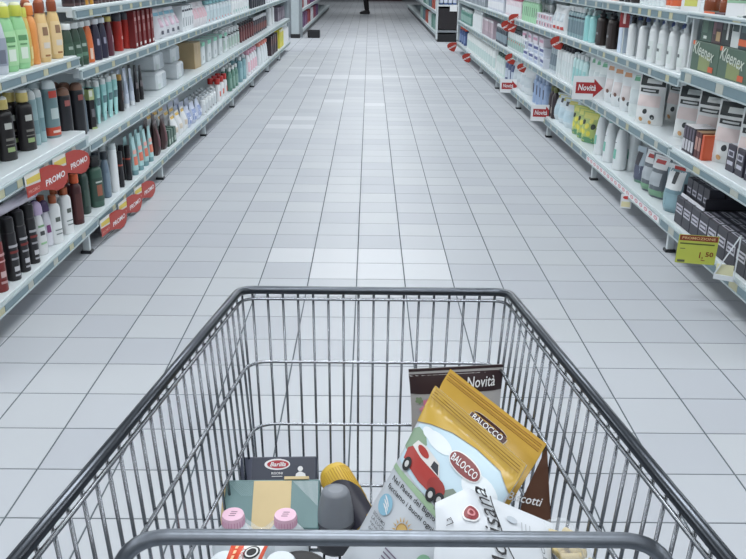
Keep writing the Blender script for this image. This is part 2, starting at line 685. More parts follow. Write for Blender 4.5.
def tube_pack(name, h, w, body, cap, band=None, bz=(0.25, 0.5), seg=14, band2=None, b2=(0.1, 0.2), capdown=True, top=None):
    """soft tube standing on its cap (or hanging seal down when capdown is False)"""
    d = w * 0.62
    ch = h * 0.13
    hb = h - ch

    def ring(t):
        return w / 2 * (0.9 + 0.12 * t), d / 2 * max(0.05, 1 - t ** 1.6) + 0.0008

    def shell(g, t0, t1, m, n=8, off=0.0, arc=None):
        vs, fs = [], []
        a0, a1 = (0, 2 * PI) if arc is None else (-PI / 2 - arc, -PI / 2 + arc)
        for j in range(n + 1):
            t = t0 + (t1 - t0) * j / n
            rx, ry = ring(t)
            for i in range(seg + 1):
                a = a0 + (a1 - a0) * i / seg
                z = ch + hb * t
                if not capdown:
                    z = h - z
                vs.append(((rx + off) * math.cos(a), (ry + off) * math.sin(a), z))
        for j in range(n):
            for i in range(seg):
                q = (j * (seg + 1) + i, j * (seg + 1) + i + 1, (j + 1) * (seg + 1) + i + 1, (j + 1) * (seg + 1) + i)
                fs.append(q if capdown else tuple(reversed(q)))
        g.add(vs, fs, m, True)
    parts = []
    g = G()
    shell(g, 0, 1, mat(body, 0.35))
    parts.append(('body', g))
    g = G()
    pr = [(0.92, 0), (0.96, ch * 0.1), (0.9, ch * 0.95), (0.86, ch + 0.002)]
    if not capdown:
        pr = [(r, h - z) for r, z in reversed(pr)]
    g.lathe(pr, mat(cap, 0.35), seg, w / 2, d / 2)
    parts.append(('cap', g))
    if band:
        g = G()
        shell(g, bz[0], bz[1], mat(band, 0.45), 4, 0.0008, 1.2)
        parts.append(('label_panel', g))
    if band2:
        g = G()
        shell(g, b2[0], b2[1], mat(band2, 0.45), 4, 0.0012, 1.2)
        parts.append(('printed_band', g))
    return Proto(name, 'tube', parts, w, d, h)


def carton(name, h, w, d, body, panels=(), cat='box', text=None, bev=0.0015):
    """panels: (face, a0, a1, b0, b1, colour) with fractions on face f, t, l, r"""
    g = G()
    g.box(-w / 2, w / 2, -d / 2, d / 2, 0, h, mat(body, 0.45), bev)
    parts = [('body', g)]

    def fn(face, off):
        if face == 'f':
            return lambda a, b: ((a - 0.5) * w, -d / 2 - off, b * h)
        if face == 't':
            return lambda a, b: ((a - 0.5) * w, (b - 0.5) * d, h + off)
        if face == 'l':
            return lambda a, b: (-w / 2 - off, (0.5 - a) * d, b * h)
        return lambda a, b: (w / 2 + off, (a - 0.5) * d, b * h)
    for i, (face, a0, a1, b0, b1, c) in enumerate(panels):
        f = fn(face, 0.0008 + 0.0003 * i)
        g = G()
        g.add([f(a0, b0), f(a1, b0), f(a1, b1), f(a0, b1)], [(0, 1, 2, 3)], mat(c, 0.45))
        parts.append(('printed_panel', g))
    if text:
        for (face, s, ca, cb, ww, hh, c, shear, ang) in text:
            f0 = fn(face, 0.0008 + 0.0003 * (len(panels) + 1))
            W = w if face in 'ft' else d
            g = G()
            text_on(g, s, lambda x, y: f0(ca + x / W, cb + y / h), ww * W, hh * h, mat(c, 0.5, 0, 0), shear, 0.01, ang)
            parts.append(('lettering', g))
    return Proto(name, cat, parts, w, d, h)


def pouch(name, h, w, d, body, panels=(), cat='pouch', seal=None, nu=10, nv=12, rough=0.3, wr=0.12, text=None, pinch=0.0, dots=None, alpha=1.0):
    rnd = random.Random(name + str(body))
    ph = [rnd.uniform(0, 6) for _ in range(4)]

    def bulge(u, v):
        a = max(0.0, 1 - abs(2 * u - 1) ** 2.6) ** 0.65
        b = min(1.0, 0.55 + 3.0 * v) * min(1.0, (max(0.0, 0.90 - v) / 0.45) ** 0.75) if v < 0.90 else 0.0
        wv = 1 + wr * (math.sin(9 * u + 7 * v + ph[0]) * 0.5 + math.sin(17 * v - 6 * u + ph[1]) * 0.35 + math.sin(23 * u + 3 * v + ph[2]) * 0.25)
        return a * b * wv

    def pt(u, v, sgn, off=0.0):
        ww = w * (1 - pinch * v ** 2) * (1 - 0.05 * bulge(0.5, min(v, 0.9)))
        return ((u - 0.5) * ww, sgn * (d / 2 * bulge(u, v) + 0.0008 + off), v * h)
    parts = []
    g = G()
    bm_ = mat(body, rough, alpha=alpha)
    for sgn in (-1, 1):
        vs = [pt(i / nu, j / nv, sgn) for j in range(nv + 1) for i in range(nu + 1)]
        fs = []
        for j in range(nv):
            for i in range(nu):
                q = (j * (nu + 1) + i, j * (nu + 1) + i + 1, (j + 1) * (nu + 1) + i + 1, (j + 1) * (nu + 1) + i)
                fs.append(q if sgn < 0 else tuple(reversed(q)))
        g.add(vs, fs, bm_, True)
    # closing the base
    vs = [pt(i / nu, 0, -1) for i in range(nu + 1)] + [pt(i / nu, 0, 1) for i in range(nu + 1)]
    g.add(vs, [(i + 1, i, nu + 1 + i, nu + 2 + i) for i in range(nu)], bm_)
    parts.append(('body', g))
    if seal:
        g = G()
        sm = mat(seal, rough)
        for sgn in (-1, 1):
            vs = [pt(i / nu, 0.9 + 0.1 * j / 2, sgn, 0.0008) for j in range(3) for i in range(nu + 1)]
            fs = []
            for j in range(2):
                for i in range(nu):
                    q = (j * (nu + 1) + i, j * (nu + 1) + i + 1, (j + 1) * (nu + 1) + i + 1, (j + 1) * (nu + 1) + i)
                    fs.append(q if sgn < 0 else tuple(reversed(q)))
            g.add(vs, fs, sm, True)
        parts.append(('top_seal', g))
    for i, (u0, u1, v0, v1, c) in enumerate(panels):
        g = G()
        n1, n2 = 6, 6
        vs = [pt(u0 + (u1 - u0) * a / n1, v0 + (v1 - v0) * b / n2, -1, 0.001 + 0.0004 * i) for b in range(n2 + 1) for a in range(n1 + 1)]
        fs = [(b * (n1 + 1) + a, b * (n1 + 1) + a + 1, (b + 1) * (n1 + 1) + a + 1, (b + 1) * (n1 + 1) + a) for b in range(n2) for a in range(n1)]
        g.add(vs, fs, mat(c, 0.45), True)
        parts.append(('printed_panel', g))
    for (u, v, r, c) in (dots or ()):
        g = G()
        n = 12
        vs = [pt(u, v, -1, 0.003)]
        for rr in (0.5, 1.0):
            vs += [pt(u + rr * r / w * math.cos(2 * PI * q / n), v + rr * r / h * math.sin(2 * PI * q / n), -1, 0.0026) for q in range(n)]
        fs = [(0, 1 + q, 1 + (q + 1) % n) for q in range(n)]
        fs += [(1 + q, 1 + n + q, 1 + n + (q + 1) % n, 1 + (q + 1) % n) for q in range(n)]
        g.add(vs, fs, mat(c, 0.45), True)
        parts.append(('round_mark', g))
    for (s, u, v, ww, hh, c, shear, ang) in (text or ()):
        g = G()
        text_on(g, s, lambda x, y: pt(u + x / w, v + y / h, -1, 0.0035), ww, hh, mat(c, 0.5, 0, 0), shear, 0.012, ang)
        parts.append(('lettering', g))
    return Proto(name, cat, parts, w, d, h)


def jar(name, h, w, body, cap, seg=18):
    g = G()
    g.lathe([(0.8, 0), (0.95, h * 0.04), (1, h * 0.15), (1, h * 0.5), (0.9, h * 0.62), (0.82, h * 0.66)], mat(body, 0.2), seg, w / 2, w / 2)
    g2 = G()
    g2.lathe([(0.9, h * 0.66), (0.92, h * 0.68), (0.92, h * 0.96), (0.86, h)], mat(cap, 0.35), seg, w / 2, w / 2)
    return Proto(name, 'jar', [('body', g), ('lid', g2)], w, w, h)


def jug(name, h, w, d, body, cap, label=None, emb=None):
    """big bottle with a moulded side handle"""
    pr = bottle(name, h, w, d, body, cap, 0.13, 0.38, 'square', 3.0, label, (0.12, 0.6), 0.95, emb, (0.3, 0.42))
    g = G()
    g.tube(fillet([(w * 0.40, 0, h * 0.52), (w * 0.60, 0, h * 0.60), (w * 0.52, 0, h * 0.78), (w * 0.2, 0, h * 0.84)], 0.02), w * 0.07, mat(body, 0.32), 8)
    pr.parts.append(('handle', g))
    return pr


def instance(pr, label, loc, rz=0.0, group=None, single=False, sc=1.0):
    if single:
        if pr.single is None:
            g = G()
            for _, p in pr.parts:
                g.merge(p)
            pr.single = g.mesh(pr.name)
        o = link(pr.name, pr.single, None, loc, (0, 0, rz), (sc, sc, sc))
        return tag(o, label, pr.cat, group)
    if pr.meshes is None:
        pr.meshes = [(n, p.mesh(n)) for n, p in pr.parts]
    t = thing(pr.name, label, pr.cat, loc, rz, group)
    t.scale = (sc, sc, sc)
    for n, me in pr.meshes:
        link(n, me, t)
    return t


LEVNAME = ['lowest', 'second', 'third', 'top']
PLACED = 0


def row(s, li, px0, px1, n, pr, desc, group, set_=0.02, yaw=0.0, back=1, jit=0.004, single=None, z=None, gap=0.004, lift=0.0, dx=0.0, desc2=None):
    """n things along a shelf between two image columns, with rows behind"""
    global PLACED
    pr_yaw = math.radians(yaw)
    Xf = LIP[s] + s * (set_ + pr.d / 2)
    zz = z
    ys = []
    for px in (px0, px1):
        zq = zz if zz is not None else LEV[(s, 'near' if (abs(px - 373) > 290) else 'far')][li][2]
        ys.append(along(px, Xf, zq))
    for b in range(back):
        for i in range(n):
            t = 0.5 if n == 1 else i / (n - 1)
            Y = ys[0] + (ys[1] - ys[0]) * t
            zq = zz if zz is not None else shelf_z(s, li, Y)
            X = Xf + s * b * (pr.d + gap) + random.uniform(-jit, jit) * 0.4 + s * jit * 0.5
            rz = (PI / 2 if s < 0 else -PI / 2) + random.uniform(-0.06, 0.06) + s * pr_yaw
            place = '%s %s shelf' % (LEVNAME[li], side_name(s))
            dd = desc if b == 0 else (desc2 or desc)
            lab = dd
            if n > 1:
                lab += ', %s from near end' % ORD[i]
            if b == 1:
                lab += ', row behind'
            elif b == 2:
                lab += ', third row back'
            if len((lab + ', ' + place).split()) <= 16:
                lab += ', ' + place
            elif len(lab.split()) <= 14:
                lab += ', %s %s' % (LEVNAME[li], side_name(s))
            instance(pr, lab, (X, Y + random.uniform(-jit, jit), zq + lift), rz, group, Y > 6.4 if single is None else single)
            PLACED += 1


# ================================================================== LEFT products
def left_products():
    GL = 'personal care products on the left shelves'
    # ---- lowest shelf, near to far
    red_can = bottle('spray_can', 0.225, 0.052, 0.052, (112, 34, 32), (30, 28, 32), 0.2, 0.96, 'full', 2.0, emb=(196, 170, 170), ez=(0.30, 0.42),
                     lines=[(0.75, 0.8, 0.05, (190, 150, 150)), (0.62, 0.7, 0.03, (200, 160, 160)), (0.2, 0.5, 0.05, (185, 150, 150))], cat='can')
    blk_can = bottle('spray_can', 0.232, 0.05, 0.05, (30, 29, 33), (20, 20, 24), 0.22, 0.96, 'full', 2.0, emb=(190, 190, 195), ez=(0.2, 0.3),
                     lines=[(0.72, 0.75, 0.05, (170, 170, 175)), (0.6, 0.7, 0.05, (120, 44, 42)), (0.46, 0.6, 0.04, (150, 150, 156)), (0.12, 0.4, 0.04, (170, 170, 176))], cat='can')
    row(-1, 0, -22, 2, 2, red_can, 'dark red spray can with black cap', 'red spray cans', back=2, yaw=28)
    row(-1, 0, 15, 34, 3, blk_can, 'black spray can with small white print', 'black spray cans', back=3, yaw=28)
    lil = bottle('deodorant_bottle', 0.215, 0.054, 0.04, (216, 218, 220), (190, 172, 204), 0.24, 0.9, 'taper', emb=(70, 72, 76), ez=(0.5, 0.6),
                 lines=[(0.72, 0.6, 0.05, (120, 160, 120)), (0.3, 0.5, 0.05, (150, 190, 150))], capshape='dome')
    row(-1, 0, 42.5, 42.5, 1, lil, 'white deodorant bottle with domed lilac cap', 'lilac capped bottles', back=3, set_=0.03, yaw=28)
    pur = bottle('deodorant_bottle', 0.19, 0.045, 0.034, (214, 214, 222), (74, 58, 96), 0.24, 0.9, 'taper', emb=(120, 60, 110), ez=(0.4, 0.62), capshape='dome')
    row(-1, 0, 49.5, 49.5, 1, pur, 'white bottle with purple cap and purple flower print', 'purple capped bottles', back=3, set_=0.045, yaw=28)
    wbr = bottle('lotion_bottle', 0.2, 0.052, 0.04, (222, 225, 226), (158, 84, 50), 0.15, 0.62, 'square', emb=(90, 96, 92), ez=(0.55, 0.66),
                 lines=[(0.35, 0.6, 0.03, (120, 130, 130)), (0.25, 0.5, 0.03, (120, 130, 130))])
    row(-1, 0, 58, 69, 2, wbr, 'white lotion bottle with copper brown cap', 'white bottles with brown caps', back=2, set_=0.02, yaw=28)
    mar = bottle('shower_oil_bottle', 0.222, 0.05, 0.04, (70, 30, 32), (206, 92, 52), 0.17, 0.75, 'square', label=(84, 42, 40), lz=(0.12, 0.75), half=0.7)
    row(-1, 0, 80, 80, 1, mar, 'maroon shower bottle with bright orange cap', 'maroon bottles with orange caps', back=3, set_=0.02, yaw=28)
    dgr2 = bottle('shampoo_bottle', 0.235, 0.055, 0.042, (46, 66, 60), (34, 36, 38), 0.18, 0.8, 'square', label=(60, 80, 72), lz=(0.2, 0.6))
    row(-1, 0, 87, 87, 1, dgr2, 'slim dark green bottle left of the wide green bottle', 'dark green bottles', back=2, set_=0.04)
    dgr = bottle('shower_gel_bottle', 0.24, 0.068, 0.045, (62, 92, 80), (26, 28, 32), 0.19, 0.86, 'square', label=(54, 78, 68), lz=(0.15, 0.72), emb=(150, 90, 70), ez=(0.28, 0.55),
                 lines=[(0.62, 0.5, 0.04, (180, 190, 186))], capshape='flip')
    row(-1, 0, 99, 99, 1, dgr, 'wide dark green shower gel bottle with black flip cap', 'dark green bottles', back=3, set_=0.02, yaw=28)
    gbl = bottle('shampoo_bottle', 0.225, 0.05, 0.038, (104, 122, 138), (52, 58, 66), 0.16, 0.7, 'round', label=(120, 138, 152))
    row(-1, 0, 108, 108, 1, gbl, 'grey blue shampoo bottle with dark cap', 'grey blue bottles', back=2, set_=0.03)
    wsp = bottle('spray_bottle', 0.245, 0.052, 0.04, (222, 226, 228), (196, 206, 208), 0.12, 0.98, 'full', capshape='flip')
    row(-1, 0, 116, 116, 1, wsp, 'tall plain white bottle with wide pale cap', 'tall white bottles', back=3, set_=0.02)
    bsl = bottle('deodorant_bottle', 0.185, 0.034, 0.03, (28, 28, 32), (24, 24, 28), 0.3, 0.95, 'full', rings=[(0.86, 0.93, (160, 70, 56))], emb=(170, 170, 176), ez=(0.02, 0.09))
    row(-1, 0, 122.5, 130.5, 2, bsl, 'slim black bottle with thin red band', 'slim black bottles', back=3, set_=0.02)
    pnk = tube_pack('toothbrush_pack', 0.205, 0.06, (168, 206, 208), (112, 150, 156), (214, 122, 98), (0.16, 0.42), band2=(226, 170, 160), b2=(0.5, 0.62))
    row(-1, 0, 136, 151, 4, pnk, 'aqua and coral blister pack', 'aqua and coral packs', back=2, set_=0.02)
    brp = pouch('refill_pouch', 0.21, 0.085, 0.05, (62, 42, 42), [(0.2, 0.5, 0.25, 0.75, (110, 72, 78))], seal=(70, 50, 50))
    row(-1, 0, 157, 164, 2, brp, 'dark brown refill pouch', 'dark brown pouches', back=2, set_=0.02)
    gsm = carton('soap_pack', 0.10, 0.05, 0.05, (74, 100, 90), [('f', 0.1, 0.9, 0.15, 0.45, (160, 176, 168)), ('t', 0.1, 0.9, 0.1, 0.9, (96, 120, 110))])
    row(-1, 0, 167, 172, 3, gsm, 'small green soap pack', 'green soap packs', back=2, set_=0.02)
    wye = pouch('cotton_pouch', 0.165, 0.11, 0.07, (224, 226, 228), [(0.1, 0.9, 0.83, 0.93, (222, 184, 84)), (0.15, 0.85, 0.3, 0.5, (206, 196, 180))])
    row(-1, 0, 173, 183, 3, wye, 'white cotton pouch with yellow top band', 'white and yellow pouches', back=3, set_=0.02)
    blw = pouch('wipes_pouch', 0.15, 0.12, 0.07, (196, 204, 222), [(0.1, 0.9, 0.2, 0.7, (140, 156, 196)), (0.3, 0.7, 0.35, 0.5, (225, 228, 235))])
    row(-1, 0, 187, 197, 3, blw, 'white and blue wipes pouch', 'blue and white pouches', back=3, set_=0.02)
    wgr = bottle('lotion_bottle', 0.14, 0.06, 0.045, (216, 220, 222), (196, 202, 206), 0.16, 0.6, 'square', label=(198, 204, 208), emb=(60, 64, 70), ez=(0.15, 0.25))
    row(-1, 0, 203, 214, 5, wgr, 'stubby white bottle with pale label', 'stubby white bottles', back=3, set_=0.02)
    redt = bottle('spray_bottle', 0.19, 0.07, 0.05, (224, 226, 228), (178, 48, 44), 0.24, 0.9, 'square', emb=(214, 96, 76), ez=(0.3, 0.6), eh=0.6)
    row(-1, 0, 218, 225, 3, redt, 'white bottle with red cap and red label', 'red capped white bottles', back=2, set_=0.02)
    grn = bottle('cleanser_bottle', 0.21, 0.07, 0.05, (92, 132, 118), (224, 228, 228), 0.16, 0.5, 'round', label=(128, 160, 148))
    row(-1, 0, 230, 236, 3, grn, 'green cleanser bottle with white cap', 'green bottles', back=2, set_=0.02)
    tea = bottle('cleanser_bottle', 0.24, 0.1, 0.06, (120, 158, 166), (210, 216, 220), 0.14, 0.45, 'square', label=(140, 176, 182))
    row(-1, 0, 240, 243.5, 2, tea, 'large teal bottle with white cap', 'teal bottles', back=2, set_=0.02)
    pkw = bottle('softener_bottle', 0.25, 0.11, 0.07, (226, 226, 230), (214, 160, 176), 0.18, 0.5, 'taper', label=(222, 184, 196))
    row(-1, 0, 247.5, 254.5, 4, pkw, 'white bottle with pink cap and pink label', 'pink and white bottles', back=2, set_=0.02)
    cor = bottle('softener_bottle', 0.25, 0.11, 0.07, (216, 222, 226), (226, 138, 124), 0.16, 0.6, 'taper')
    row(-1, 0, 258.5, 265, 4, cor, 'white bottle with coral cap', 'coral capped bottles', back=2, set_=0.02)
    dkb = carton('detergent_box', 0.24, 0.14, 0.1, (64, 52, 58), [('f', 0.1, 0.9, 0.5, 0.85, (112, 70, 66))])
    row(-1, 0, 268.5, 274, 4, dkb, 'dark purple brown box', 'dark boxes', back=2, set_=0.02)
    yel = carton('detergent_box', 0.25, 0.15, 0.1, (214, 204, 74), [('f', 0.1, 0.9, 0.85, 1.0, (226, 228, 226)), ('f', 0.2, 0.8, 0.3, 0.6, (190, 196, 90))])
    row(-1, 0, 277, 280, 3, yel, 'yellow box with white top', 'yellow boxes', back=2, set_=0.02)
    whb = bottle('softener_bottle', 0.26, 0.12, 0.08, (226, 228, 230), (210, 216, 220), 0.14, 0.4, 'square')
    row(-1, 0, 282, 286, 4, whb, 'large white bottle at far shelf end', 'large white bottles', back=1, set_=0.02)
    d = pix_ray(12, 203)
    P = d * ((0.396 - CAM_H) / d.z) + Vector((0, 0, CAM_H))
    t = thing('cream_tube', 'white and lilac tube lying across the black spray cans', 'tube', P, 0, None)
    g = G()
    L = 0.13
    pts, ra = [], []
    for q in range(9):
        f = q / 8.0
        pts.append((0.01 * f, -L + 2 * L * f, 0.0)); ra.append(0.016 + 0.008 * f)
    g.tube(pts, ra, mat((216, 212, 226), 0.35), 14)
    link('body', g, t)
    link('cap', G().tube([(0.01, L, 0), (0.012, L + 0.03, 0)], 0.0225, mat((196, 190, 212), 0.35), 14), t)
    # ---- second shelf
    dsh = bottle('shampoo_bottle', 0.222, 0.072, 0.045, (34, 30, 31), (210, 190, 116), 0.16, 0.66, 'square', 2.4, emb=(196, 198, 192), ez=(0.62, 0.74),
                 lines=[(0.42, 0.45, 0.05, (120, 118, 112)), (0.22, 0.4, 0.09, (150, 170, 120)), (0.32, 0.5, 0.02, (120, 118, 112))], captop=(228, 228, 222))
    row(-1, 1, -12, 29, 3, dsh, 'black shampoo bottle with gold cap and white emblem', 'black shampoo bottles with gold caps', back=3, set_=0.070, yaw=28)
    lte = bottle('deodorant_bottle', 0.215, 0.04, 0.036, (154, 182, 186), (214, 220, 220), 0.16, 0.95, 'full', 2.2, capshape='dome', lines=[(0.4, 0.5, 0.3, (120, 150, 156))])
    row(-1, 1, 37, 43, 2, lte, 'pale teal bottle with white domed cap', 'pale teal bottles', back=3, set_=0.080, yaw=28)
    trd = bottle('shower_gel_bottle', 0.236, 0.07, 0.047, (112, 138, 142), (204, 214, 216), 0.15, 0.92, 'full', 2.3, rings=[(0.05, 0.22, (190, 74, 52))], emb=(196, 72, 60), ez=(0.82, 0.96),
                 lines=[(0.5, 0.5, 0.22, (186, 200, 200)), (0.13, 0.5, 0.05, (226, 200, 190))], capshape='dome', eh=0.55)
    row(-1, 1, 54, 54, 1, trd, 'teal grey shower bottle with red band at its base', 'teal grey shower bottles', back=3, set_=0.065, yaw=28)
    bbr = bottle('shower_gel_bottle', 0.236, 0.066, 0.046, (40, 41, 46), (134, 98, 80), 0.14, 0.92, 'full', 2.3, emb=(166, 96, 92), ez=(0.78, 0.9), capshape='dome')
    row(-1, 1, 67, 80, 2, bbr, 'charcoal bottle with brown domed cap', 'charcoal bottles with brown caps', back=3, set_=0.065, yaw=28)
    gsl = bottle('shampoo_bottle', 0.2, 0.04, 0.034, (92, 108, 122), (170, 186, 190), 0.14, 0.8, 'round')
    row(-1, 1, 85.5, 85.5, 1, gsl, 'slim slate blue bottle beside the charcoal bottles', 'slate bottles', back=3, set_=0.075)
    blf = carton('perfume_box', 0.19, 0.034, 0.034, (32, 31, 35), [('f', 0, 1, 0.72, 0.98, (196, 208, 150)), ('f', 0.1, 0.7, 0.8, 0.95, (232, 234, 226)), ('l', 0, 1, 0.72, 0.98, (190, 204, 140)), ('r', 0, 1, 0.72, 0.98, (200, 210, 150)), ('f', 0.2, 0.8, 0.3, 0.5, (110, 110, 116)), ('f', 0, 1, 0, 0.05, (160, 176, 120))])
    row(-1, 1, 92.5, 92.5, 1, blf, 'narrow black box with green and white floral top', 'black floral boxes', back=3, set_=0.065, yaw=28)
    aqt = tube_pack('cream_tube', 0.205, 0.05, (160, 214, 212), (150, 200, 200), (176, 222, 220), (0.2, 0.75), band2=(96, 128, 134), b2=(0.3, 0.5), capdown=False)
    for q in (aqt,):
        q.parts[1] = ('cap', G().lathe([(0.9, 0.175), (0.94, 0.178), (0.9, 0.2), (0.8, 0.205)], mat((222, 226, 226), 0.35), 14, 0.024, 0.016))
    row(-1, 1, 100.5, 117, 4, aqt, 'aqua tube with white top', 'aqua tubes', back=3, set_=0.075)
    bgo = bottle('mascara_bottle', 0.19, 0.034, 0.03, (44, 38, 40), (206, 160, 90), 0.15, 0.9, 'full', lines=[(0.5, 0.6, 0.3, (110, 96, 96))])
    row(-1, 1, 122, 122, 1, bgo, 'slim black bottle with gold cap', 'slim black gold bottles', back=3, set_=0.075)
    wtu = tube_pack('cream_tube', 0.2, 0.045, (200, 208, 222), (224, 228, 232), (176, 186, 204), (0.3, 0.7))
    row(-1, 1, 127.5, 133, 2, wtu, 'pale lavender white tube', 'lavender white tubes', back=3, set_=0.075)
    btu = tube_pack('cream_tube', 0.195, 0.042, (36, 33, 37), (30, 28, 32), (120, 112, 116), (0.3, 0.5))
    row(-1, 1, 138, 142.5, 2, btu, 'black tube with grey print', 'black tubes', back=3, set_=0.075)
    wpk = carton('cotton_pack', 0.105, 0.22, 0.14, (214, 220, 224), [('f', 0.55, 0.62, 0.1, 0.9, (170, 182, 190)), ('f', 0.68, 0.75, 0.1, 0.9, (170, 182, 190)), ('f', 0.81, 0.88, 0.1, 0.9, (170, 182, 190)), ('f', 0.05, 0.3, 0.1, 0.4, (196, 208, 206))], bev=0.012, cat='pack')
    row(-1, 1, 152, 172, 2, wpk, 'white shrink wrapped cotton pack at the bottom', 'white cotton packs', set_=0.075, single=False)
    row(-1, 1, 151, 168, 2, wpk, 'white shrink wrapped cotton pack lying on another', 'white cotton packs', set_=0.105, lift=0.107, single=False)
    crd = carton('cardboard_box', 0.19, 0.2, 0.2, (176, 154, 118), [('f', 0.45, 0.55, 0.55, 1.0, (188, 168, 134)), ('r', 0.1, 0.5, 0.2, 0.5, (196, 180, 150))], bev=0.004)
    row(-1, 1, 186, 186, 1, crd, 'open brown cardboard box', 'cardboard boxes', set_=0.075, single=False)
    wgp = carton('cotton_pack', 0.17, 0.13, 0.12, (214, 220, 222), [('f', 0, 1, 0.82, 1.0, (132, 206, 178)), ('t', 0, 1, 0, 1, (190, 226, 212)), ('f', 0.3, 0.5, 0.2, 0.4, (160, 172, 178))], bev=0.008, cat='pack')
    row(-1, 1, 197, 220, 5, wgp, 'white pack with mint green top', 'white and mint packs', set_=0.075)
    wgb = bottle('lotion_bottle', 0.185, 0.075, 0.05, (206, 212, 212), (226, 228, 230), 0.16, 0.6, 'square', rings=[(0.82, 0.9, (52, 54, 58))], label=(176, 196, 186))
    row(-1, 1, 223, 237, 6, wgb, 'white bottle with dark neck band', 'white bottles with dark bands', set_=0.075, back=2)
    drb = bottle('shampoo_bottle', 0.19, 0.08, 0.05, (96, 52, 54), (44, 40, 44), 0.16, 0.7, 'square', label=(120, 70, 70))
    row(-1, 1, 240, 252, 6, drb, 'dark red brown bottle with black cap', 'dark red bottles', set_=0.075)
    gwb = bottle('shampoo_bottle', 0.19, 0.08, 0.05, (84, 82, 90), (218, 220, 224), 0.18, 0.6, 'square', label=(130, 84, 80))
    row(-1, 1, 254, 265, 7, gwb, 'dark grey bottle with white cap', 'grey bottles with white caps', set_=0.075)
    wsb = bottle('spray_bottle', 0.26, 0.1, 0.07, (226, 228, 230), (196, 74, 60), 0.12, 0.6, 'square', captop=(228, 230, 232))
    row(-1, 1, 269, 272, 2, wsb, 'tall white bottle with red collar', 'tall white red bottles', set_=0.075)
    prg = carton('pad_pack', 0.18, 0.2, 0.12, (118, 108, 122), [('f', 0.1, 0.9, 0.2, 0.7, (150, 140, 152))])
    row(-1, 1, 275, 281.5, 5, prg, 'grey violet pack at the far end', 'grey violet packs', set_=0.075)
    # ---- third shelf
    lva = bottle('bath_foam_bottle', 0.215, 0.065, 0.045, (190, 196, 204), (216, 220, 226), 0.14, 0.5, 'slope', label=(150, 158, 172), emb=(110, 116, 130), ez=(0.2, 0.45))
    row(-1, 2, -16, 2, 2, lva, 'translucent lilac white bottle', 'lilac white bottles', back=2, set_=0.02, yaw=28)
    gre = bottle('bath_foam_bottle', 0.222, 0.07, 0.047, (150, 204, 150), (200, 204, 84), 0.17, 0.62, 'slope', label=(170, 214, 164), lz=(0.12, 0.75), emb=(220, 232, 218), ez=(0.2, 0.42),
                 lines=[(0.6, 0.5, 0.1, (96, 146, 100)), (0.48, 0.4, 0.03, (96, 146, 100))], captop=(224, 226, 190))
    row(-1, 2, 11.5, 23, 2, gre, 'light green bottle with lime yellow cap', 'light green bottles', back=2, set_=0.02, yaw=28)
    yfl = bottle('bath_foam_bottle', 0.21, 0.05, 0.04, (206, 178, 96), (206, 206, 96), 0.16, 0.6, 'slope', emb=(222, 206, 140), ez=(0.15, 0.4))
    row(-1, 2, 30, 30, 1, yfl, 'yellow bottle right of the light green bottles', 'yellow bottles', back=2, set_=0.03)
    ora = bottle('bath_foam_bottle', 0.215, 0.046, 0.04, (222, 148, 82), (222, 132, 66), 0.16, 0.7, 'round', captop=(236, 214, 190))
    row(-1, 2, 35.5, 35.5, 1, ora, 'orange bottle with orange cap', 'orange bottles', back=2, set_=0.03)
    amb = bottle('bath_foam_bottle', 0.222, 0.058, 0.045, (222, 190, 132), (140, 70, 42), 0.17, 0.66, 'slope', label=(226, 200, 152), lz=(0.1, 0.8), emb=(140, 110, 86), ez=(0.55, 0.72),
                 lines=[(0.35, 0.45, 0.12, (214, 206, 196)), (0.14, 0.4, 0.04, (160, 110, 70))], captop=(170, 96, 64))
    row(-1, 2, 45.5, 58, 2, amb, 'amber cream bottle with brown cap', 'amber bottles', back=2, set_=0.02, yaw=28)
    gdk = bottle('shower_gel_bottle', 0.185, 0.058, 0.042, (52, 74, 60), (218, 222, 222), 0.13, 0.8, 'taper', emb=(150, 166, 156), ez=(0.5, 0.58), label=(58, 84, 68), lines=[(0.3, 0.5, 0.1, (96, 130, 110))])
    row(-1, 2, 69, 84, 3, gdk, 'dark green bottle with white cap', 'dark green shower bottles', back=2, set_=0.02, yaw=28)
    org = bottle('shower_gel_bottle', 0.185, 0.052, 0.042, (214, 112, 62), (218, 222, 222), 0.13, 0.8, 'taper', emb=(232, 200, 180), ez=(0.1, 0.4), eh=0.3)
    row(-1, 2, 90.5, 90.5, 1, org, 'orange shower bottle with white cap', 'orange shower bottles', back=2, set_=0.02, yaw=28)
    nav = bottle('shower_gel_bottle', 0.185, 0.055, 0.042, (48, 46, 66), (216, 220, 224), 0.13, 0.8, 'taper', emb=(150, 150, 170), ez=(0.42, 0.6), eh=0.25)
    row(-1, 2, 97.5, 104, 2, nav, 'dark navy bottle with white cap', 'navy bottles', back=2, set_=0.02, yaw=28)
    mrn = bottle('shower_gel_bottle', 0.185, 0.052, 0.042, (92, 48, 60), (196, 178, 100), 0.13, 0.8, 'taper', emb=(176, 140, 150), ez=(0.4, 0.6), eh=0.25)
    row(-1, 2, 110.5, 110.5, 1, mrn, 'plum bottle with pale gold cap', 'plum bottles', back=2, set_=0.02)
    rgc = bottle('shower_gel_bottle', 0.185, 0.055, 0.045, (166, 42, 34), (78, 80, 86), 0.2, 0.96, 'full', emb=(206, 150, 144), ez=(0.4, 0.5))
    row(-1, 2, 119.5, 127, 2, rgc, 'red bottle with grey cap', 'red bottles with grey caps', back=2, set_=0.045)
    rbx = carton('shampoo_box', 0.19, 0.052, 0.05, (112, 32, 34), [('f', 0.1, 0.9, 0.74, 0.84, (176, 130, 130)), ('f', 0.2, 0.8, 0.42, 0.62, (160, 110, 110)), ('f', 0.15, 0.85, 0.06, 0.14, (220, 214, 214)), ('t', 0.05, 0.95, 0.05, 0.95, (196, 62, 46))])
    row(-1, 2, 133, 150, 5, rbx, 'dark red carton with white print', 'dark red cartons', back=2, set_=0.015)
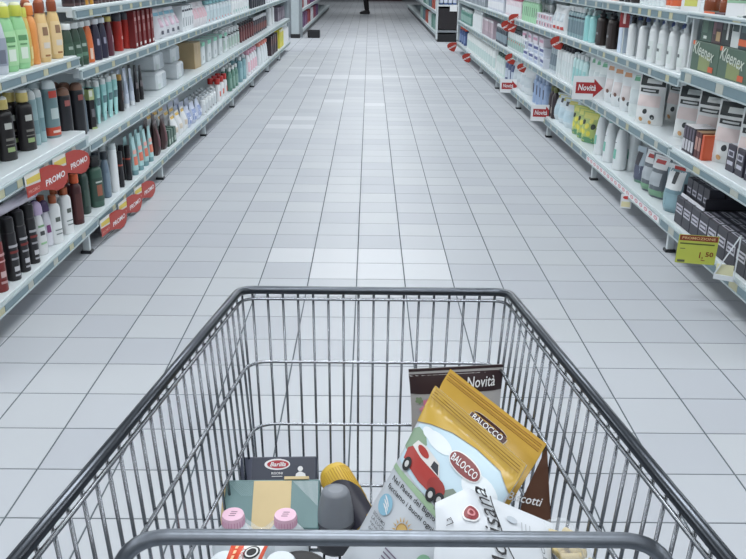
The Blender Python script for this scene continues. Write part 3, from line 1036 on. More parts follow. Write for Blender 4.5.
    wdi = pouch('nappy_pack', 0.17, 0.13, 0.09, (216, 216, 222), [(0.05, 0.95, 0.78, 0.9, (130, 186, 206)), (0.2, 0.7, 0.4, 0.7, (196, 170, 186)), (0.3, 0.5, 0.15, 0.28, (96, 98, 110))])
    row(-1, 2, 157, 172, 4, wdi, 'white pack with light blue top and pastel print', 'white pastel packs', back=1, set_=0.02)
    wbk = carton('cotton_box', 0.165, 0.06, 0.09, (220, 224, 228), [('f', 0, 1, 0.78, 0.86, (46, 46, 64)), ('f', 0.3, 0.6, 0.2, 0.55, (120, 130, 140))])
    row(-1, 2, 178, 187, 5, wbk, 'white carton with dark stripe', 'white cartons with dark stripe', set_=0.02)
    pkp = pouch('pad_pouch', 0.17, 0.11, 0.08, (216, 212, 216), [(0.15, 0.85, 0.35, 0.75, (206, 170, 180))])
    row(-1, 2, 191, 202, 5, pkp, 'white pouch with pink print', 'pink print pouches', set_=0.02)
    blb = bottle('lotion_bottle', 0.165, 0.08, 0.06, (208, 218, 224), (150, 200, 206), 0.16, 0.7, 'square', emb=(206, 130, 126), ez=(0.1, 0.2), label=(192, 208, 214))
    row(-1, 2, 206, 228, 8, blb, 'pale blue white bottle with aqua cap', 'pale blue bottles', set_=0.02)
    wte = bottle('lotion_bottle', 0.17, 0.08, 0.06, (222, 226, 228), (222, 226, 228), 0.16, 0.5, 'round', emb=(120, 190, 176), ez=(0.15, 0.3))
    row(-1, 2, 231, 246, 8, wte, 'white bottle with mint mark', 'white mint bottles', set_=0.02)
    dks = carton('hair_dye_box', 0.16, 0.09, 0.08, (64, 66, 74), [('f', 0.1, 0.9, 0.4, 0.9, (104, 96, 100))])
    row(-1, 2, 249, 262, 8, dks, 'dark grey hair colour box', 'dark grey boxes', set_=0.02)
    whs = bottle('lotion_bottle', 0.16, 0.1, 0.06, (216, 220, 224), (200, 206, 212), 0.16, 0.5, 'round')
    row(-1, 2, 264, 278, 8, whs, 'grey white bottle at far end', 'grey white bottles', set_=0.02)
    # ---- top shelf in view from the second bay on: only the feet of things show
    dkc = bottle('hair_spray_bottle', 0.2, 0.058, 0.05, (52, 38, 40), (30, 28, 30), 0.18, 0.9, 'full', rings=[(0.02, 0.08, (90, 70, 70))])
    row(-1, 3, 62, 78, 4, dkc, 'dark brown bottle', 'dark brown bottles', set_=0.02)
    gol = bottle('hair_spray_bottle', 0.2, 0.058, 0.05, (196, 142, 50), (60, 50, 40), 0.18, 0.9, 'full')
    row(-1, 3, 83, 88, 2, gol, 'golden amber bottle', 'golden bottles', set_=0.02)
    row(-1, 3, 93, 122, 9, dkc, 'dark brown bottle right of the golden ones', 'dark brown bottles', set_=0.02)
    gry = carton('nappy_pack', 0.2, 0.16, 0.12, (176, 190, 196), [('f', 0.1, 0.9, 0.2, 0.8, (196, 210, 214))], cat='pack')
    row(-1, 3, 134, 196, 12, gry, 'grey blue pack', 'grey blue packs', set_=0.02)


left_products()


# ================================================================== RIGHT products
def right_products():
    # ---- lowest shelf
    raz = carton('razor_box', 0.085, 0.062, 0.07, (50, 50, 60), [('f', 0.12, 0.88, 0.2, 0.5, (166, 166, 178)), ('f', 0.2, 0.8, 0.28, 0.42, (60, 60, 72)), ('t', 0.08, 0.92, 0.35, 0.6, (176, 178, 188)), ('t', 0.2, 0.8, 0.42, 0.54, (58, 58, 70)), ('l', 0.1, 0.9, 0.25, 0.5, (150, 150, 162)), ('r', 0.1, 0.9, 0.25, 0.5, (150, 150, 162))])
    big = carton('gift_box', 0.122, 0.09, 0.068, (48, 48, 58), [('f', 0.08, 0.92, 0.42, 0.74, (186, 186, 196)), ('f', 0.14, 0.86, 0.48, 0.68, (58, 58, 70)), ('f', 0.2, 0.8, 0.54, 0.62, (186, 186, 196)), ('r', 0.08, 0.92, 0.42, 0.74, (176, 176, 186)), ('r', 0.16, 0.84, 0.48, 0.68, (56, 56, 68)), ('l', 0.15, 0.85, 0.42, 0.7, (170, 170, 180)), ('t', 0.06, 0.94, 0.12, 0.42, (186, 188, 198)), ('t', 0.2, 0.8, 0.2, 0.34, (60, 60, 74)), ('t', 0.1, 0.9, 0.6, 0.78, (140, 142, 154))])
    z0 = LEV[(1, 'near')][0][2]
    X = LIP[1]
    for b in range(4):
        for i in range(11):
            lab = 'dark navy gift box with white logo, %s from far end' % ORD[i]
            lab += (', lowest right shelf', ', second row', ', third row', ', fourth row')[b]
            instance(big, lab, (X + 0.055 + 0.072 * b, 3.545 - 0.0935 * i, z0), -PI / 2, 'navy gift boxes')
    # tray of small boxes lying on the back of the row
    tw = mat((214, 214, 220), 0.5)
    tray = thing('display_tray', 'shallow dark display tray with white front edge on the navy boxes', 'tray', (X + 0.17, 3.45, z0 + 0.124), -PI / 2)
    g = G()
    g.box(-0.13, 0.13, -0.13, 0.13, 0, 0.006, BLACK)
    for a in ((-0.13, 0.13, 0.124, 0.13), (-0.13, -0.124, -0.13, 0.13), (0.124, 0.13, -0.13, 0.13)):
        g.box(*a, 0.006, 0.05, mat((44, 44, 54), 0.5))
    link('tray_body', g, tray)
    link('front_edge', G().box(-0.13, 0.13, -0.136, -0.13, 0.0, 0.012, tw, 0.001), tray)
    for b in range(3):
        for i in range(4):
            instance(raz, 'small navy razor box in the display tray, %s from the far end, %s row' % (ORD[i], ('front', 'middle', 'back')[b]),
                     (X + 0.085 + 0.075 * b, 3.545 - 0.0635 * i, z0 + 0.1305), -PI / 2, 'razor boxes in the tray', sc=0.95)
    bag1 = pouch('detergent_pouch', 0.225, 0.13, 0.08, (118, 146, 156), [(0.12, 0.88, 0.5, 0.98, (216, 220, 222)), (0.42, 0.6, 0.62, 0.86, (52, 56, 62)), (0.05, 0.95, 0.08, 0.42, (134, 164, 174)), (0.3, 0.8, 0.9, 0.97, (172, 60, 56))], seal=(214, 218, 220))
    row(1, 0, 673, 673, 1, bag1, 'grey blue refill pouch with white handle top', 'refill pouches', set_=0.03, yaw=28, z=z0)
    bag2 = pouch('detergent_pouch', 0.215, 0.13, 0.08, (96, 104, 112), [(0.1, 0.9, 0.68, 0.98, (222, 224, 226)), (0.25, 0.75, 0.8, 0.93, (172, 44, 44)), (0.05, 0.95, 0.05, 0.2, (120, 160, 130)), (0.2, 0.8, 0.3, 0.6, (170, 178, 184))])
    row(1, 0, 658, 650, 2, bag2, 'dark grey pouch with white top and red oval', 'grey pouches with red ovals', set_=0.045, yaw=24, z=0.153)
    dch = pouch('softener_pouch', 0.19, 0.1, 0.06, (176, 190, 200), [(0.1, 0.9, 0.08, 0.5, (86, 92, 112)), (0.1, 0.6, 0.5, 0.85, (66, 66, 74)), (0.1, 0.9, 0.0, 0.08, (96, 140, 120))])
    row(1, 0, 640, 640, 1, dch, 'pale pouch with dark leaf shapes', 'pale leaf pouches', set_=0.06, yaw=20, z=0.153)
    wbt = bottle('bleach_bottle', 0.26, 0.085, 0.075, (220, 225, 227), (138, 178, 176), 0.12, 0.42, 'taper', 2.2, emb=(116, 180, 164), ez=(0.28, 0.52), lines=[(0.68, 0.35, 0.015, (70, 76, 82))], eh=0.55)
    row(1, 0, 618, 599, 3, wbt, 'large white bleach bottle with green mark', 'white bleach bottles', set_=0.02, back=2)
    wpl = bottle('bleach_bottle', 0.25, 0.08, 0.07, (216, 222, 224), (206, 212, 214), 0.12, 0.5, 'full', 2.4)
    row(1, 0, 632, 632, 1, wpl, 'plain white cylinder bottle behind the leaf pouch', 'plain white bottles', set_=0.10)
    yel = pouch('sponge_pack', 0.20, 0.15, 0.07, (180, 196, 120), [(0, 1, 0.0, 0.2, (96, 150, 110)), (0.1, 0.9, 0.78, 0.96, (216, 214, 120))], dots=[(0.25, 0.36, 0.018, (226, 218, 92)), (0.6, 0.32, 0.018, (222, 214, 90)), (0.45, 0.55, 0.018, (228, 220, 96)), (0.78, 0.55, 0.018, (60, 70, 60)), (0.2, 0.66, 0.016, (60, 70, 62)), (0.62, 0.72, 0.018, (226, 220, 110))])
    row(1, 0, 589, 579, 3, yel, 'yellow and green sponge pack', 'yellow and green sponge packs', set_=0.05, yaw=30)
    wbl = pouch('cloth_bag', 0.2, 0.16, 0.08, (206, 218, 224), [(0.1, 0.9, 0.2, 0.6, (186, 208, 218)), (0.3, 0.8, 0.82, 0.95, (206, 200, 120)), (0.1, 0.3, 0.75, 0.9, (60, 62, 70))])
    row(1, 0, 571, 561, 3, wbl, 'white and pale blue cloth bag', 'pale blue cloth bags', set_=0.05, yaw=30)
    dkb = bottle('cleaner_bottle', 0.23, 0.08, 0.06, (52, 44, 48), (108, 112, 70), 0.16, 0.5, 'round', emb=(196, 190, 180), ez=(0.2, 0.45))
    row(1, 0, 554, 551, 2, dkb, 'dark brown bottle with olive cap', 'dark brown cleaner bottles', set_=0.02)
    blu = bottle('cleaner_bottle', 0.235, 0.085, 0.07, (150, 170, 202), (168, 186, 212), 0.14, 0.5, 'square', emb=(52, 54, 76), ez=(0.42, 0.8), eh=0.35)
    row(1, 0, 546, 536, 4, blu, 'light blue bottle with dark oval window', 'light blue bottles', set_=0.03)
    wp3 = pouch('cloth_bag', 0.22, 0.18, 0.09, (214, 220, 224), [(0.2, 0.8, 0.3, 0.7, (196, 206, 212))])
    row(1, 0, 530, 519, 4, wp3, 'plain white refill bag', 'plain white refill bags', set_=0.05, yaw=25)
    nvy = bottle('cleaner_bottle', 0.22, 0.09, 0.07, (84, 94, 130), (216, 220, 226), 0.16, 0.5, 'square', label=(190, 200, 214))
    row(1, 0, 514, 508, 3, nvy, 'indigo bottle with white cap', 'indigo bottles', set_=0.03)
    gwb = bottle('cleaner_bottle', 0.22, 0.09, 0.07, (200, 216, 212), (70, 96, 90), 0.14, 0.5, 'square', label=(214, 222, 222))
    row(1, 0, 505, 499, 4, gwb, 'pale green bottle with dark cap', 'pale green bottles', set_=0.03)
    wjg = jug('detergent_jug', 0.26, 0.125, 0.09, (226, 231, 230), (206, 214, 216), (196, 214, 212))
    row(1, 0, 496, 470, 14, wjg, 'white detergent jug with moulded handle', 'white detergent jugs', set_=0.02, back=2)
    bor = bottle('cleaner_bottle', 0.24, 0.1, 0.08, (70, 90, 136), (216, 92, 70), 0.16, 0.6, 'square', label=(120, 140, 180))
    row(1, 0, 466, 462, 3, bor, 'blue bottle with orange red cap', 'blue bottles with orange caps', set_=0.03)
    # ---- second shelf: cotton bags in the near bay
    z1 = LEV[(1, 'near')][1][2]
    cot = pouch('cotton_bag', 0.255, 0.165, 0.06, (218, 220, 220), [(0.06, 0.98, 0.76, 0.98, (44, 50, 52)), (0.1, 0.8, 0.63, 0.71, (50, 54, 56)), (0.1, 0.9, 0.36, 0.58, (222, 206, 204)), (0.3, 0.85, 0.81, 0.90, (206, 210, 208)), (0.2, 0.7, 0.655, 0.685, (200, 204, 204))],
                dots=[(0.42, 0.26, 0.013, (44, 48, 52)), (0.7, 0.16, 0.013, (44, 48, 52)), (0.3, 0.10, 0.012, (206, 158, 104)), (0.6, 0.05, 0.01, (206, 158, 104)), (0.42, 0.26, 0.006, (226, 226, 226)), (0.7, 0.16, 0.006, (226, 226, 226))], seal=(210, 214, 214), pinch=0.10, rough=0.35, wr=0.24)
    row(1, 1, 648, 648, 1, cot, 'white cotton bag with black top, left of the wrapped booklets', 'white cotton bags with black tops', set_=0.045, yaw=38, z=LEV[(1, 'far')][1][2])
    row(1, 1, 707, 688, 2, cot, 'white cotton bag with black top, behind the wrapped booklets', 'white cotton bags with black tops', set_=0.11, yaw=38, z=z1)
    row(1, 1, 750, 728, 2, cot, 'white cotton bag with black top, right of the booklets', 'white cotton bags with black tops', set_=0.085, yaw=38, z=z1)
    row(1, 1, 745, 676, 6, cot, 'white cotton bag with black top at the back of the shelf', 'white cotton bags with black tops', set_=0.22, yaw=30, z=z1)
    # wrapped booklets
    bk = carton('tissue_pack', 0.115, 0.03, 0.095, (60, 56, 66), [('f', 0.1, 0.9, 0.1, 0.5, (190, 190, 196)), ('t', 0, 1, 0, 1, (214, 212, 214)), ('f', 0.2, 0.8, 0.55, 0.95, (96, 90, 104)), ('r', 0.1, 0.5, 0.2, 0.9, (150, 140, 146)), ('r', 0.6, 0.95, 0.05, 0.5, (214, 210, 210))])
    bk2 = carton('tissue_pack', 0.11, 0.03, 0.09, (84, 46, 46), [('f', 0.1, 0.9, 0.3, 0.8, (170, 130, 120)), ('t', 0, 1, 0, 1, (150, 120, 90)), ('r', 0.1, 0.9, 0.2, 0.9, (110, 70, 66))])
    bk3 = carton('tissue_pack', 0.105, 0.022, 0.085, (196, 88, 58), [('t', 0, 1, 0, 1, (210, 130, 90)), ('r', 0.1, 0.9, 0.1, 0.9, (200, 96, 66))])
    for i, (pr, Y, d) in enumerate(((bk, 3.60, 'black and white tissue pack, first'), (bk, 3.567, 'black and white tissue pack, second'), (bk, 3.534, 'black and white tissue pack, third'), (bk, 3.501, 'black and white tissue pack, fourth'),
                                    (bk2, 3.465, 'maroon tissue pack, first'), (bk2, 3.432, 'maroon tissue pack, second'), (bk3, 3.404, 'orange tissue pack, only one'))):
        instance(pr, d + ' from the left in the row before the cotton bags', (X + 0.065, Y, z1), -PI / 2 + 0.02, 'tissue packs before the cotton bags')
    rz2 = carton('razor_box', 0.105, 0.07, 0.09, (52, 50, 62), [('f', 0.15, 0.85, 0.25, 0.4, (186, 186, 198)), ('f', 0.15, 0.85, 0.55, 0.8, (186, 186, 198)), ('f', 0.25, 0.75, 0.6, 0.75, (60, 58, 72)), ('r', 0.15, 0.85, 0.3, 0.7, (176, 176, 188)), ('t', 0.05, 0.95, 0.05, 0.95, (206, 206, 214))])
    row(1, 1, 739, 770, 4, rz2, 'navy box with white top at near end of shelf', 'navy boxes with white tops', set_=0.06, z=z1, back=2)
    pw = pouch('cotton_bag', 0.235, 0.13, 0.08, (220, 224, 226), [(0.2, 0.8, 0.28, 0.6, (214, 206, 206)), (0.15, 0.85, 0.80, 0.9, (206, 150, 110))], dots=[(0.4, 0.3, 0.012, (120, 90, 80)), (0.7, 0.2, 0.012, (90, 96, 100))], seal=(214, 220, 222))
    row(1, 1, 628, 612, 3, pw, 'white cotton pouch with orange band', 'white pouches with orange bands', set_=0.05, yaw=36, back=2)
    pg = pouch('cotton_bag', 0.235, 0.13, 0.08, (214, 222, 222), [(0.2, 0.85, 0.80, 0.92, (110, 176, 140)), (0.2, 0.8, 0.3, 0.62, (200, 210, 212))], seal=(214, 220, 222))
    row(1, 1, 637, 637, 1, pg, 'white cotton pouch with green band, next to black topped bag', 'white pouches with green bands', set_=0.05, yaw=36, back=2)
    row(1, 1, 605, 590, 4, pg, 'white cotton pouch with green band in the row', 'white pouches with green bands', set_=0.05, yaw=36)
    aqb = bottle('tonic_bottle', 0.22, 0.055, 0.04, (186, 214, 214), (222, 226, 228), 0.14, 0.6, 'square', label=(150, 196, 196))
    row(1, 1, 584, 574, 4, aqb, 'pale aqua bottle with white cap', 'pale aqua bottles', set_=0.02, back=2)
    wbc = bottle('tonic_bottle', 0.235, 0.055, 0.04, (216, 222, 224), (34, 36, 44), 0.13, 0.7, 'square', label=(206, 216, 218))
    row(1, 1, 571, 558, 6, wbc, 'white bottle with black cap', 'white bottles with black caps', set_=0.02, back=2)
    gtu = tube_pack('cream_tube', 0.19, 0.06, (150, 164, 172), (196, 204, 210), (110, 124, 134), (0.2, 0.7))
    row(1, 1, 555, 551, 3, gtu, 'grey blue tube', 'grey blue tubes', set_=0.03)
    bst = carton('cotton_box', 0.075, 0.17, 0.13, (214, 220, 230), [('f', 0.05, 0.95, 0.55, 0.85, (70, 80, 140)), ('f', 0.1, 0.9, 0.15, 0.4, (176, 190, 214))])
    row(1, 1, 549, 532, 4, bst, 'white box with blue stripe', 'white boxes with blue stripes', set_=0.02)
    row(1, 1, 548, 531, 4, bst, 'white box with blue stripe stacked on another', 'white boxes with blue stripes', set_=0.025, lift=0.077)
    pkb = carton('cotton_box', 0.07, 0.17, 0.13, (222, 216, 224), [('f', 0.05, 0.95, 0.45, 0.75, (206, 150, 176))])
    row(1, 1, 547, 530, 4, pkb, 'white box with pink stripe on top of stack', 'white boxes with pink stripes', set_=0.03, lift=0.154)
    mxb = bottle('tonic_bottle', 0.2, 0.075, 0.055, (206, 214, 216), (70, 78, 84), 0.16, 0.6, 'square', label=(160, 186, 180), emb=(190, 90, 80), ez=(0.5, 0.6))
    row(1, 1, 526, 510, 9, mxb, 'white bottle with green label and grey cap', 'white bottles with green labels', set_=0.02)
    dkt = bottle('tonic_bottle', 0.19, 0.075, 0.055, (70, 78, 88), (216, 220, 224), 0.16, 0.6, 'square', label=(130, 146, 156))
    row(1, 1, 507, 498, 7, dkt, 'slate bottle with white cap', 'slate bottles with white caps', set_=0.02)
    pkg = carton('hair_dye_box', 0.19, 0.085, 0.07, (176, 160, 170), [('f', 0.1, 0.9, 0.3, 0.9, (196, 178, 186)), ('f', 0, 1, 0.9, 1, (222, 224, 226))])
    row(1, 1, 495, 485, 9, pkg, 'pinkish grey hair colour box', 'pinkish grey boxes', set_=0.02)
    wlb = bottle('tonic_bottle', 0.24, 0.09, 0.07, (222, 226, 228), (222, 226, 228), 0.14, 0.5, 'round')
    row(1, 1, 482, 475, 7, wlb, 'white rounded bottle', 'white rounded bottles', set_=0.02)
    ggb = bottle('tonic_bottle', 0.2, 0.09, 0.07, (96, 140, 130), (206, 216, 216), 0.16, 0.6, 'square', label=(140, 172, 164))
    row(1, 1, 472, 463, 10, ggb, 'green bottle with pale cap', 'green bottles with pale caps', set_=0.02)
    # ---- third shelf near: tissue boxes
    z2 = LEV[(1, 'near')][2][2]
    grn = (78, 100, 86)
    kl = carton('tissue_box', 0.12, 0.285, 0.12, grn, [('f', 0.3, 0.72, 0.05, 0.55, (132, 142, 96)), ('f', 0.0, 0.12, 0.86, 1.0, (206, 96, 58)), ('f', 0.68, 0.86, 0.06, 0.24, (200, 92, 60)), ('r', 0.1, 0.9, 0.2, 0.8, (96, 118, 104)), ('t', 0.25, 0.75, 0.35, 0.65, (150, 156, 130))],
                text=[('f', 'Kleenex', 0.45, 0.70, 0.80, 0.42, (196, 204, 194), 0.25, -0.12)])
    for b in range(2):
        for i, Y in enumerate((3.515, 3.225, 2.935, 2.645)):
            instance(kl, 'green tissue box with white script, %s from the far end%s' % (ORD[i], (', bottom layer', ', bottom layer, back row')[b]), (X + 0.08 + 0.125 * b, Y, z2), -PI / 2, 'green tissue boxes')
    vr = [carton('tissue_box', 0.12, 0.115, 0.12, (70, 92, 82), [('f', 0.0, 1.0, 0.86, 1.0, (212, 102, 62)), ('f', 0.15, 0.6, 0.3, 0.8, (92, 118, 104)), ('f', 0.3, 0.6, 0.1, 0.2, (206, 212, 206))]),
          carton('tissue_box', 0.12, 0.09, 0.12, (88, 70, 80), [('f', 0.1, 0.9, 0.0, 0.5, (70, 56, 58)), ('f', 0.5, 0.95, 0.1, 0.4, (176, 150, 110)), ('f', 0.1, 0.4, 0.3, 0.7, (120, 90, 96))]),
          carton('tissue_box', 0.12, 0.09, 0.12, (50, 58, 58), [('f', 0.55, 0.75, 0.2, 0.9, (206, 210, 206)), ('f', 0.15, 0.4, 0.5, 0.9, (96, 104, 104))]),
          carton('tissue_box', 0.12, 0.07, 0.12, (206, 212, 210), [('f', 0.1, 0.9, 0.5, 0.95, (64, 80, 78))]),
          carton('tissue_box', 0.12, 0.08, 0.12, (58, 68, 72), [('f', 0.0, 1.0, 0.1, 0.3, (212, 102, 62)), ('f', 0.2, 0.8, 0.5, 0.9, (90, 108, 110))])]
    vd = ['green tissue box with orange top band', 'plum tissue box with beige patch', 'black tissue box with white upright stripe', 'white tissue box with dark upper half', 'slate tissue box with low orange band']
    Y = 3.605
    k = 0
    while Y > 2.5:
        q = k % 5
        Y -= vr[q].w / 2 + 0.002
        instance(vr[q], vd[q] + ', %s layer' % ('upper', 'upper, nearer')[min(1, k // 5)] + ('' if k < 10 else ', nearest'), (X + 0.085, Y, z2 + 0.1215), -PI / 2, 'tissue boxes of the upper layer')
        Y -= vr[q].w / 2 + 0.002
        k += 1
    wd = thing('shelf_divider', 'tall white upright divider left of the green tissue boxes', 'divider', (X + 0.03, 3.690, z2), 0)
    for i, dx in enumerate((0.0, 0.05)):
        link('divider_bar', G().box(-0.012 + dx, 0.012 + dx, -0.006, 0.006, 0, 0.235, mat((210, 216, 218), 0.4), 0.002), wd)
    link('divider_plate', G().box(0.06, 0.30, -0.003, 0.003, 0, 0.22, mat((70, 72, 78), 0.4), 0.001), wd)
    # ---- third shelf from the second bay on
    pbk = pump('pump_bottle', 0.225, 0.052, (224, 227, 228), (40, 40, 46), d=0.045)
    row(1, 2, 640, 630, 2, pbk, 'slim white pump bottle with black pump', 'white bottles with black pumps', set_=0.02)
    pwh = pump('pump_bottle', 0.235, 0.07, (222, 226, 227), (214, 220, 222), d=0.05, emb=(96, 104, 106), label=(210, 218, 216))
    row(1, 2, 682, 651, 4, pwh, 'white pump bottle with white pump', 'white bottles with white pumps', set_=0.02)
    pbl = pump('pump_bottle', 0.235, 0.06, (218, 224, 228), (120, 136, 190), d=0.05)
    row(1, 2, 680, 636, 6, pbl, 'white bottle with blue pump behind the white ones', 'white bottles with blue pumps', set_=0.10)
    lbx = carton('lotion_box', 0.2, 0.055, 0.05, (196, 210, 226), [('f', 0.1, 0.9, 0.7, 0.95, (206, 216, 228))])
    row(1, 2, 622, 622, 1, lbx, 'pale blue upright carton beside dark jug', 'pale blue cartons', set_=0.02)
    bbx = carton('lotion_box', 0.19, 0.04, 0.05, (40, 38, 44), [('f', 0.2, 0.8, 0.3, 0.8, (70, 66, 74))])
    row(1, 2, 627, 627, 1, bbx, 'narrow black carton left of the pump bottles', 'black cartons', set_=0.05)
    djg = pump('pump_bottle', 0.225, 0.10, (44, 34, 32), (32, 32, 38), d=0.06, label=(58, 50, 50), emb=(130, 134, 140), lz=(0.1, 0.8))
    row(1, 2, 611, 600, 2, djg, 'dark brown pump bottle with grey emblem', 'dark brown pump bottles', set_=0.02, back=2)
    aqp = pump('pump_bottle', 0.22, 0.075, (150, 206, 206), (206, 226, 226), d=0.055)
    row(1, 2, 592, 587, 2, aqp, 'aqua pump bottle with pale pump', 'aqua pump bottles', set_=0.02, back=2)
    gyt = bottle('lotion_bottle', 0.2, 0.06, 0.045, (134, 160, 166), (222, 226, 226), 0.16, 0.7, 'square', label=(112, 132, 140), rings=[(0.75, 0.82, (60, 70, 78))])
    row(1, 2, 583, 570, 6, gyt, 'grey teal bottle with white cap', 'grey teal bottles', set_=0.02, back=2)
    wrd = pouch('refill_pouch', 0.19, 0.11, 0.06, (220, 224, 226), [(0.2, 0.8, 0.1, 0.22, (196, 80, 76)), (0.2, 0.7, 0.4, 0.7, (190, 200, 206))])
    row(1, 2, 564, 557, 3, wrd, 'white refill pouch with red mark', 'white pouches with red marks', set_=0.02, yaw=10)
    sbx = carton('soap_box', 0.05, 0.10, 0.07, (214, 216, 222), [('f', 0.1, 0.9, 0.2, 0.8, (206, 166, 178)), ('f', 0.15, 0.4, 0.3, 0.7, (80, 84, 96))])
    row(1, 2, 555, 541, 6, sbx, 'small white soap box with pink print', 'white and pink soap boxes', set_=0.02)
    row(1, 2, 554, 540, 6, sbx, 'small white soap box stacked on another', 'white and pink soap boxes', set_=0.025, lift=0.052)
    wbb = bottle('soap_bottle', 0.2, 0.06, 0.045, (216, 220, 222), (196, 206, 212), 0.16, 0.6, 'square', emb=(60, 66, 76), ez=(0.3, 0.7), eh=0.25)
    row(1, 2, 551, 541, 5, wbb, 'white bottle with dark emblem behind the soap boxes', 'white bottles behind soap boxes', set_=0.11)
    ggn = bottle('soap_bottle', 0.2, 0.055, 0.045, (170, 214, 178), (214, 224, 216), 0.16, 0.6, 'square', emb=(70, 96, 84), ez=(0.3, 0.75), eh=0.3)
    row(1, 2, 538, 524, 8, ggn, 'light green bottle with dark emblem', 'light green bottles on the right', set_=0.02)
    pkx = bottle('soap_bottle', 0.18, 0.07, 0.05, (222, 210, 216), (206, 120, 136), 0.16, 0.6, 'square', label=(226, 226, 230))
    row(1, 2, 521, 508, 9, pkx, 'pale pink bottle with rose cap', 'pale pink bottles', set_=0.02)
    blx = bottle('soap_bottle', 0.18, 0.075, 0.055, (206, 210, 220), (56, 60, 80), 0.18, 0.7, 'square', label=(224, 226, 230))
    row(1, 2, 504, 490, 11, blx, 'white bottle with navy cap', 'white bottles with navy caps', set_=0.02)
    grx = carton('hair_dye_box', 0.17, 0.10, 0.08, (150, 158, 166), [('f', 0.1, 0.9, 0.3, 0.9, (186, 190, 200))])
    row(1, 2, 487, 468, 15, grx, 'grey hair colour box', 'grey hair colour boxes', set_=0.02)
    # ---- top shelf: feet of things only
    brj = jar('cream_jar', 0.09, 0.075, (126, 66, 42), (60, 40, 34))
    z3 = LEV[(1, 'near')][3][2]
    row(1, 3, 728, 712, 2, brj, 'amber brown round jar', 'amber jars', set_=0.04, z=z3)
    row(1, 3, 760, 746, 2, brj, 'amber brown round jar right of the white card', 'amber jars', set_=0.04, z=z3)
    odb = bottle('cream_bottle', 0.16, 0.075, 0.06, (226, 222, 218), (40, 38, 42), 0.2, 0.6, 'square', rings=[(0.08, 0.3, (206, 98, 60))])
    row(1, 3, 677, 672, 2, odb, 'white bottle with orange band', 'orange banded bottles', set_=0.03)
    wsl = bottle('cream_bottle', 0.17, 0.055, 0.045, (214, 222, 224), (206, 214, 216), 0.16, 0.6, 'square')
    row(1, 3, 665, 644, 6, wsl, 'small white bottle', 'small white bottles', set_=0.03)
    dkj = jar('cream_jar', 0.10, 0.08, (44, 34, 32), (36, 34, 36))
    row(1, 3, 637, 625, 3, dkj, 'dark brown round jar', 'dark brown jars', set_=0.03)
    orj = jar('cream_jar', 0.10, 0.08, (222, 150, 110), (226, 226, 226))
    row(1, 3, 617, 613, 2, orj, 'peach coloured round jar', 'peach jars', set_=0.03)
    pgr = carton('cream_box', 0.12, 0.09, 0.07, (176, 176, 188), [('f', 0.2, 0.8, 0.1, 0.5, (150, 120, 140))])
    row(1, 3, 606, 540, 22 - 2, pgr, 'lilac grey cream carton', 'lilac grey cartons', set_=0.03)


right_products()


# ================================================================== signs on the rails
def at_x(px, py, X):
    d = pix_ray(px, py)
    return d * (X / d.x) + Vector((0, 0, CAM_H))


def promo_flag(Y, z, label, K=0.94):
    """paper slip in the rail; its red pennant swings out into the aisle"""
    t = thing('promotion_flag', label, 'sign', (-1.223, Y, z), math.radians(-3), 'red promotion flags')
    th = 0.0012

    def flat(poly, m, o):
        g = G()
        g.prism([(p * K, q * K) for p, q in poly], 'x', o, o + th, m)
        return g
    link('paper_slip', flat([(0, 0), (0.135, 0), (0.135, -0.06), (0, -0.06)], mat((206, 206, 204), 0.6), 0), t)
    link('yellow_price', flat([(0.012, -0.016), (0.128, -0.016), (0.128, -0.042), (0.012, -0.036)], mat((206, 184, 84), 0.6), th), t)
    link('red_pennant', flat([(0.13, -0.004), (0.155, -0.002), (0.22, -0.006), (0.28, -0.018), (0.335, -0.034), (0.37, -0.052), (0.385, -0.074), (0.38, -0.098), (0.36, -0.115), (0.325, -0.126),
                              (0.27, -0.124), (0.2, -0.104), (0.13, -0.088), (0, -0.086), (0, -0.042), (0.13, -0.052)], RED, 2 * th), t)
    g = G()
    text_on(g, 'PROMO', lambda x, y: (3.5 * th, x, y), 0.189 * K, 0.026 * K, INKW, 0, 0.02, 0, 0.262 * K, -0.070 * K)
    link('lettering', g, t)
    g = G()
    text_on(g, 'PROMO', lambda x, y: (3.5 * th, x, y), 0.10 * K, 0.014 * K, mat((206, 150, 140), 0.5), 0, 0.01, 0, 0.062 * K, -0.068 * K)
    link('faint_lettering', g, t)
    return t


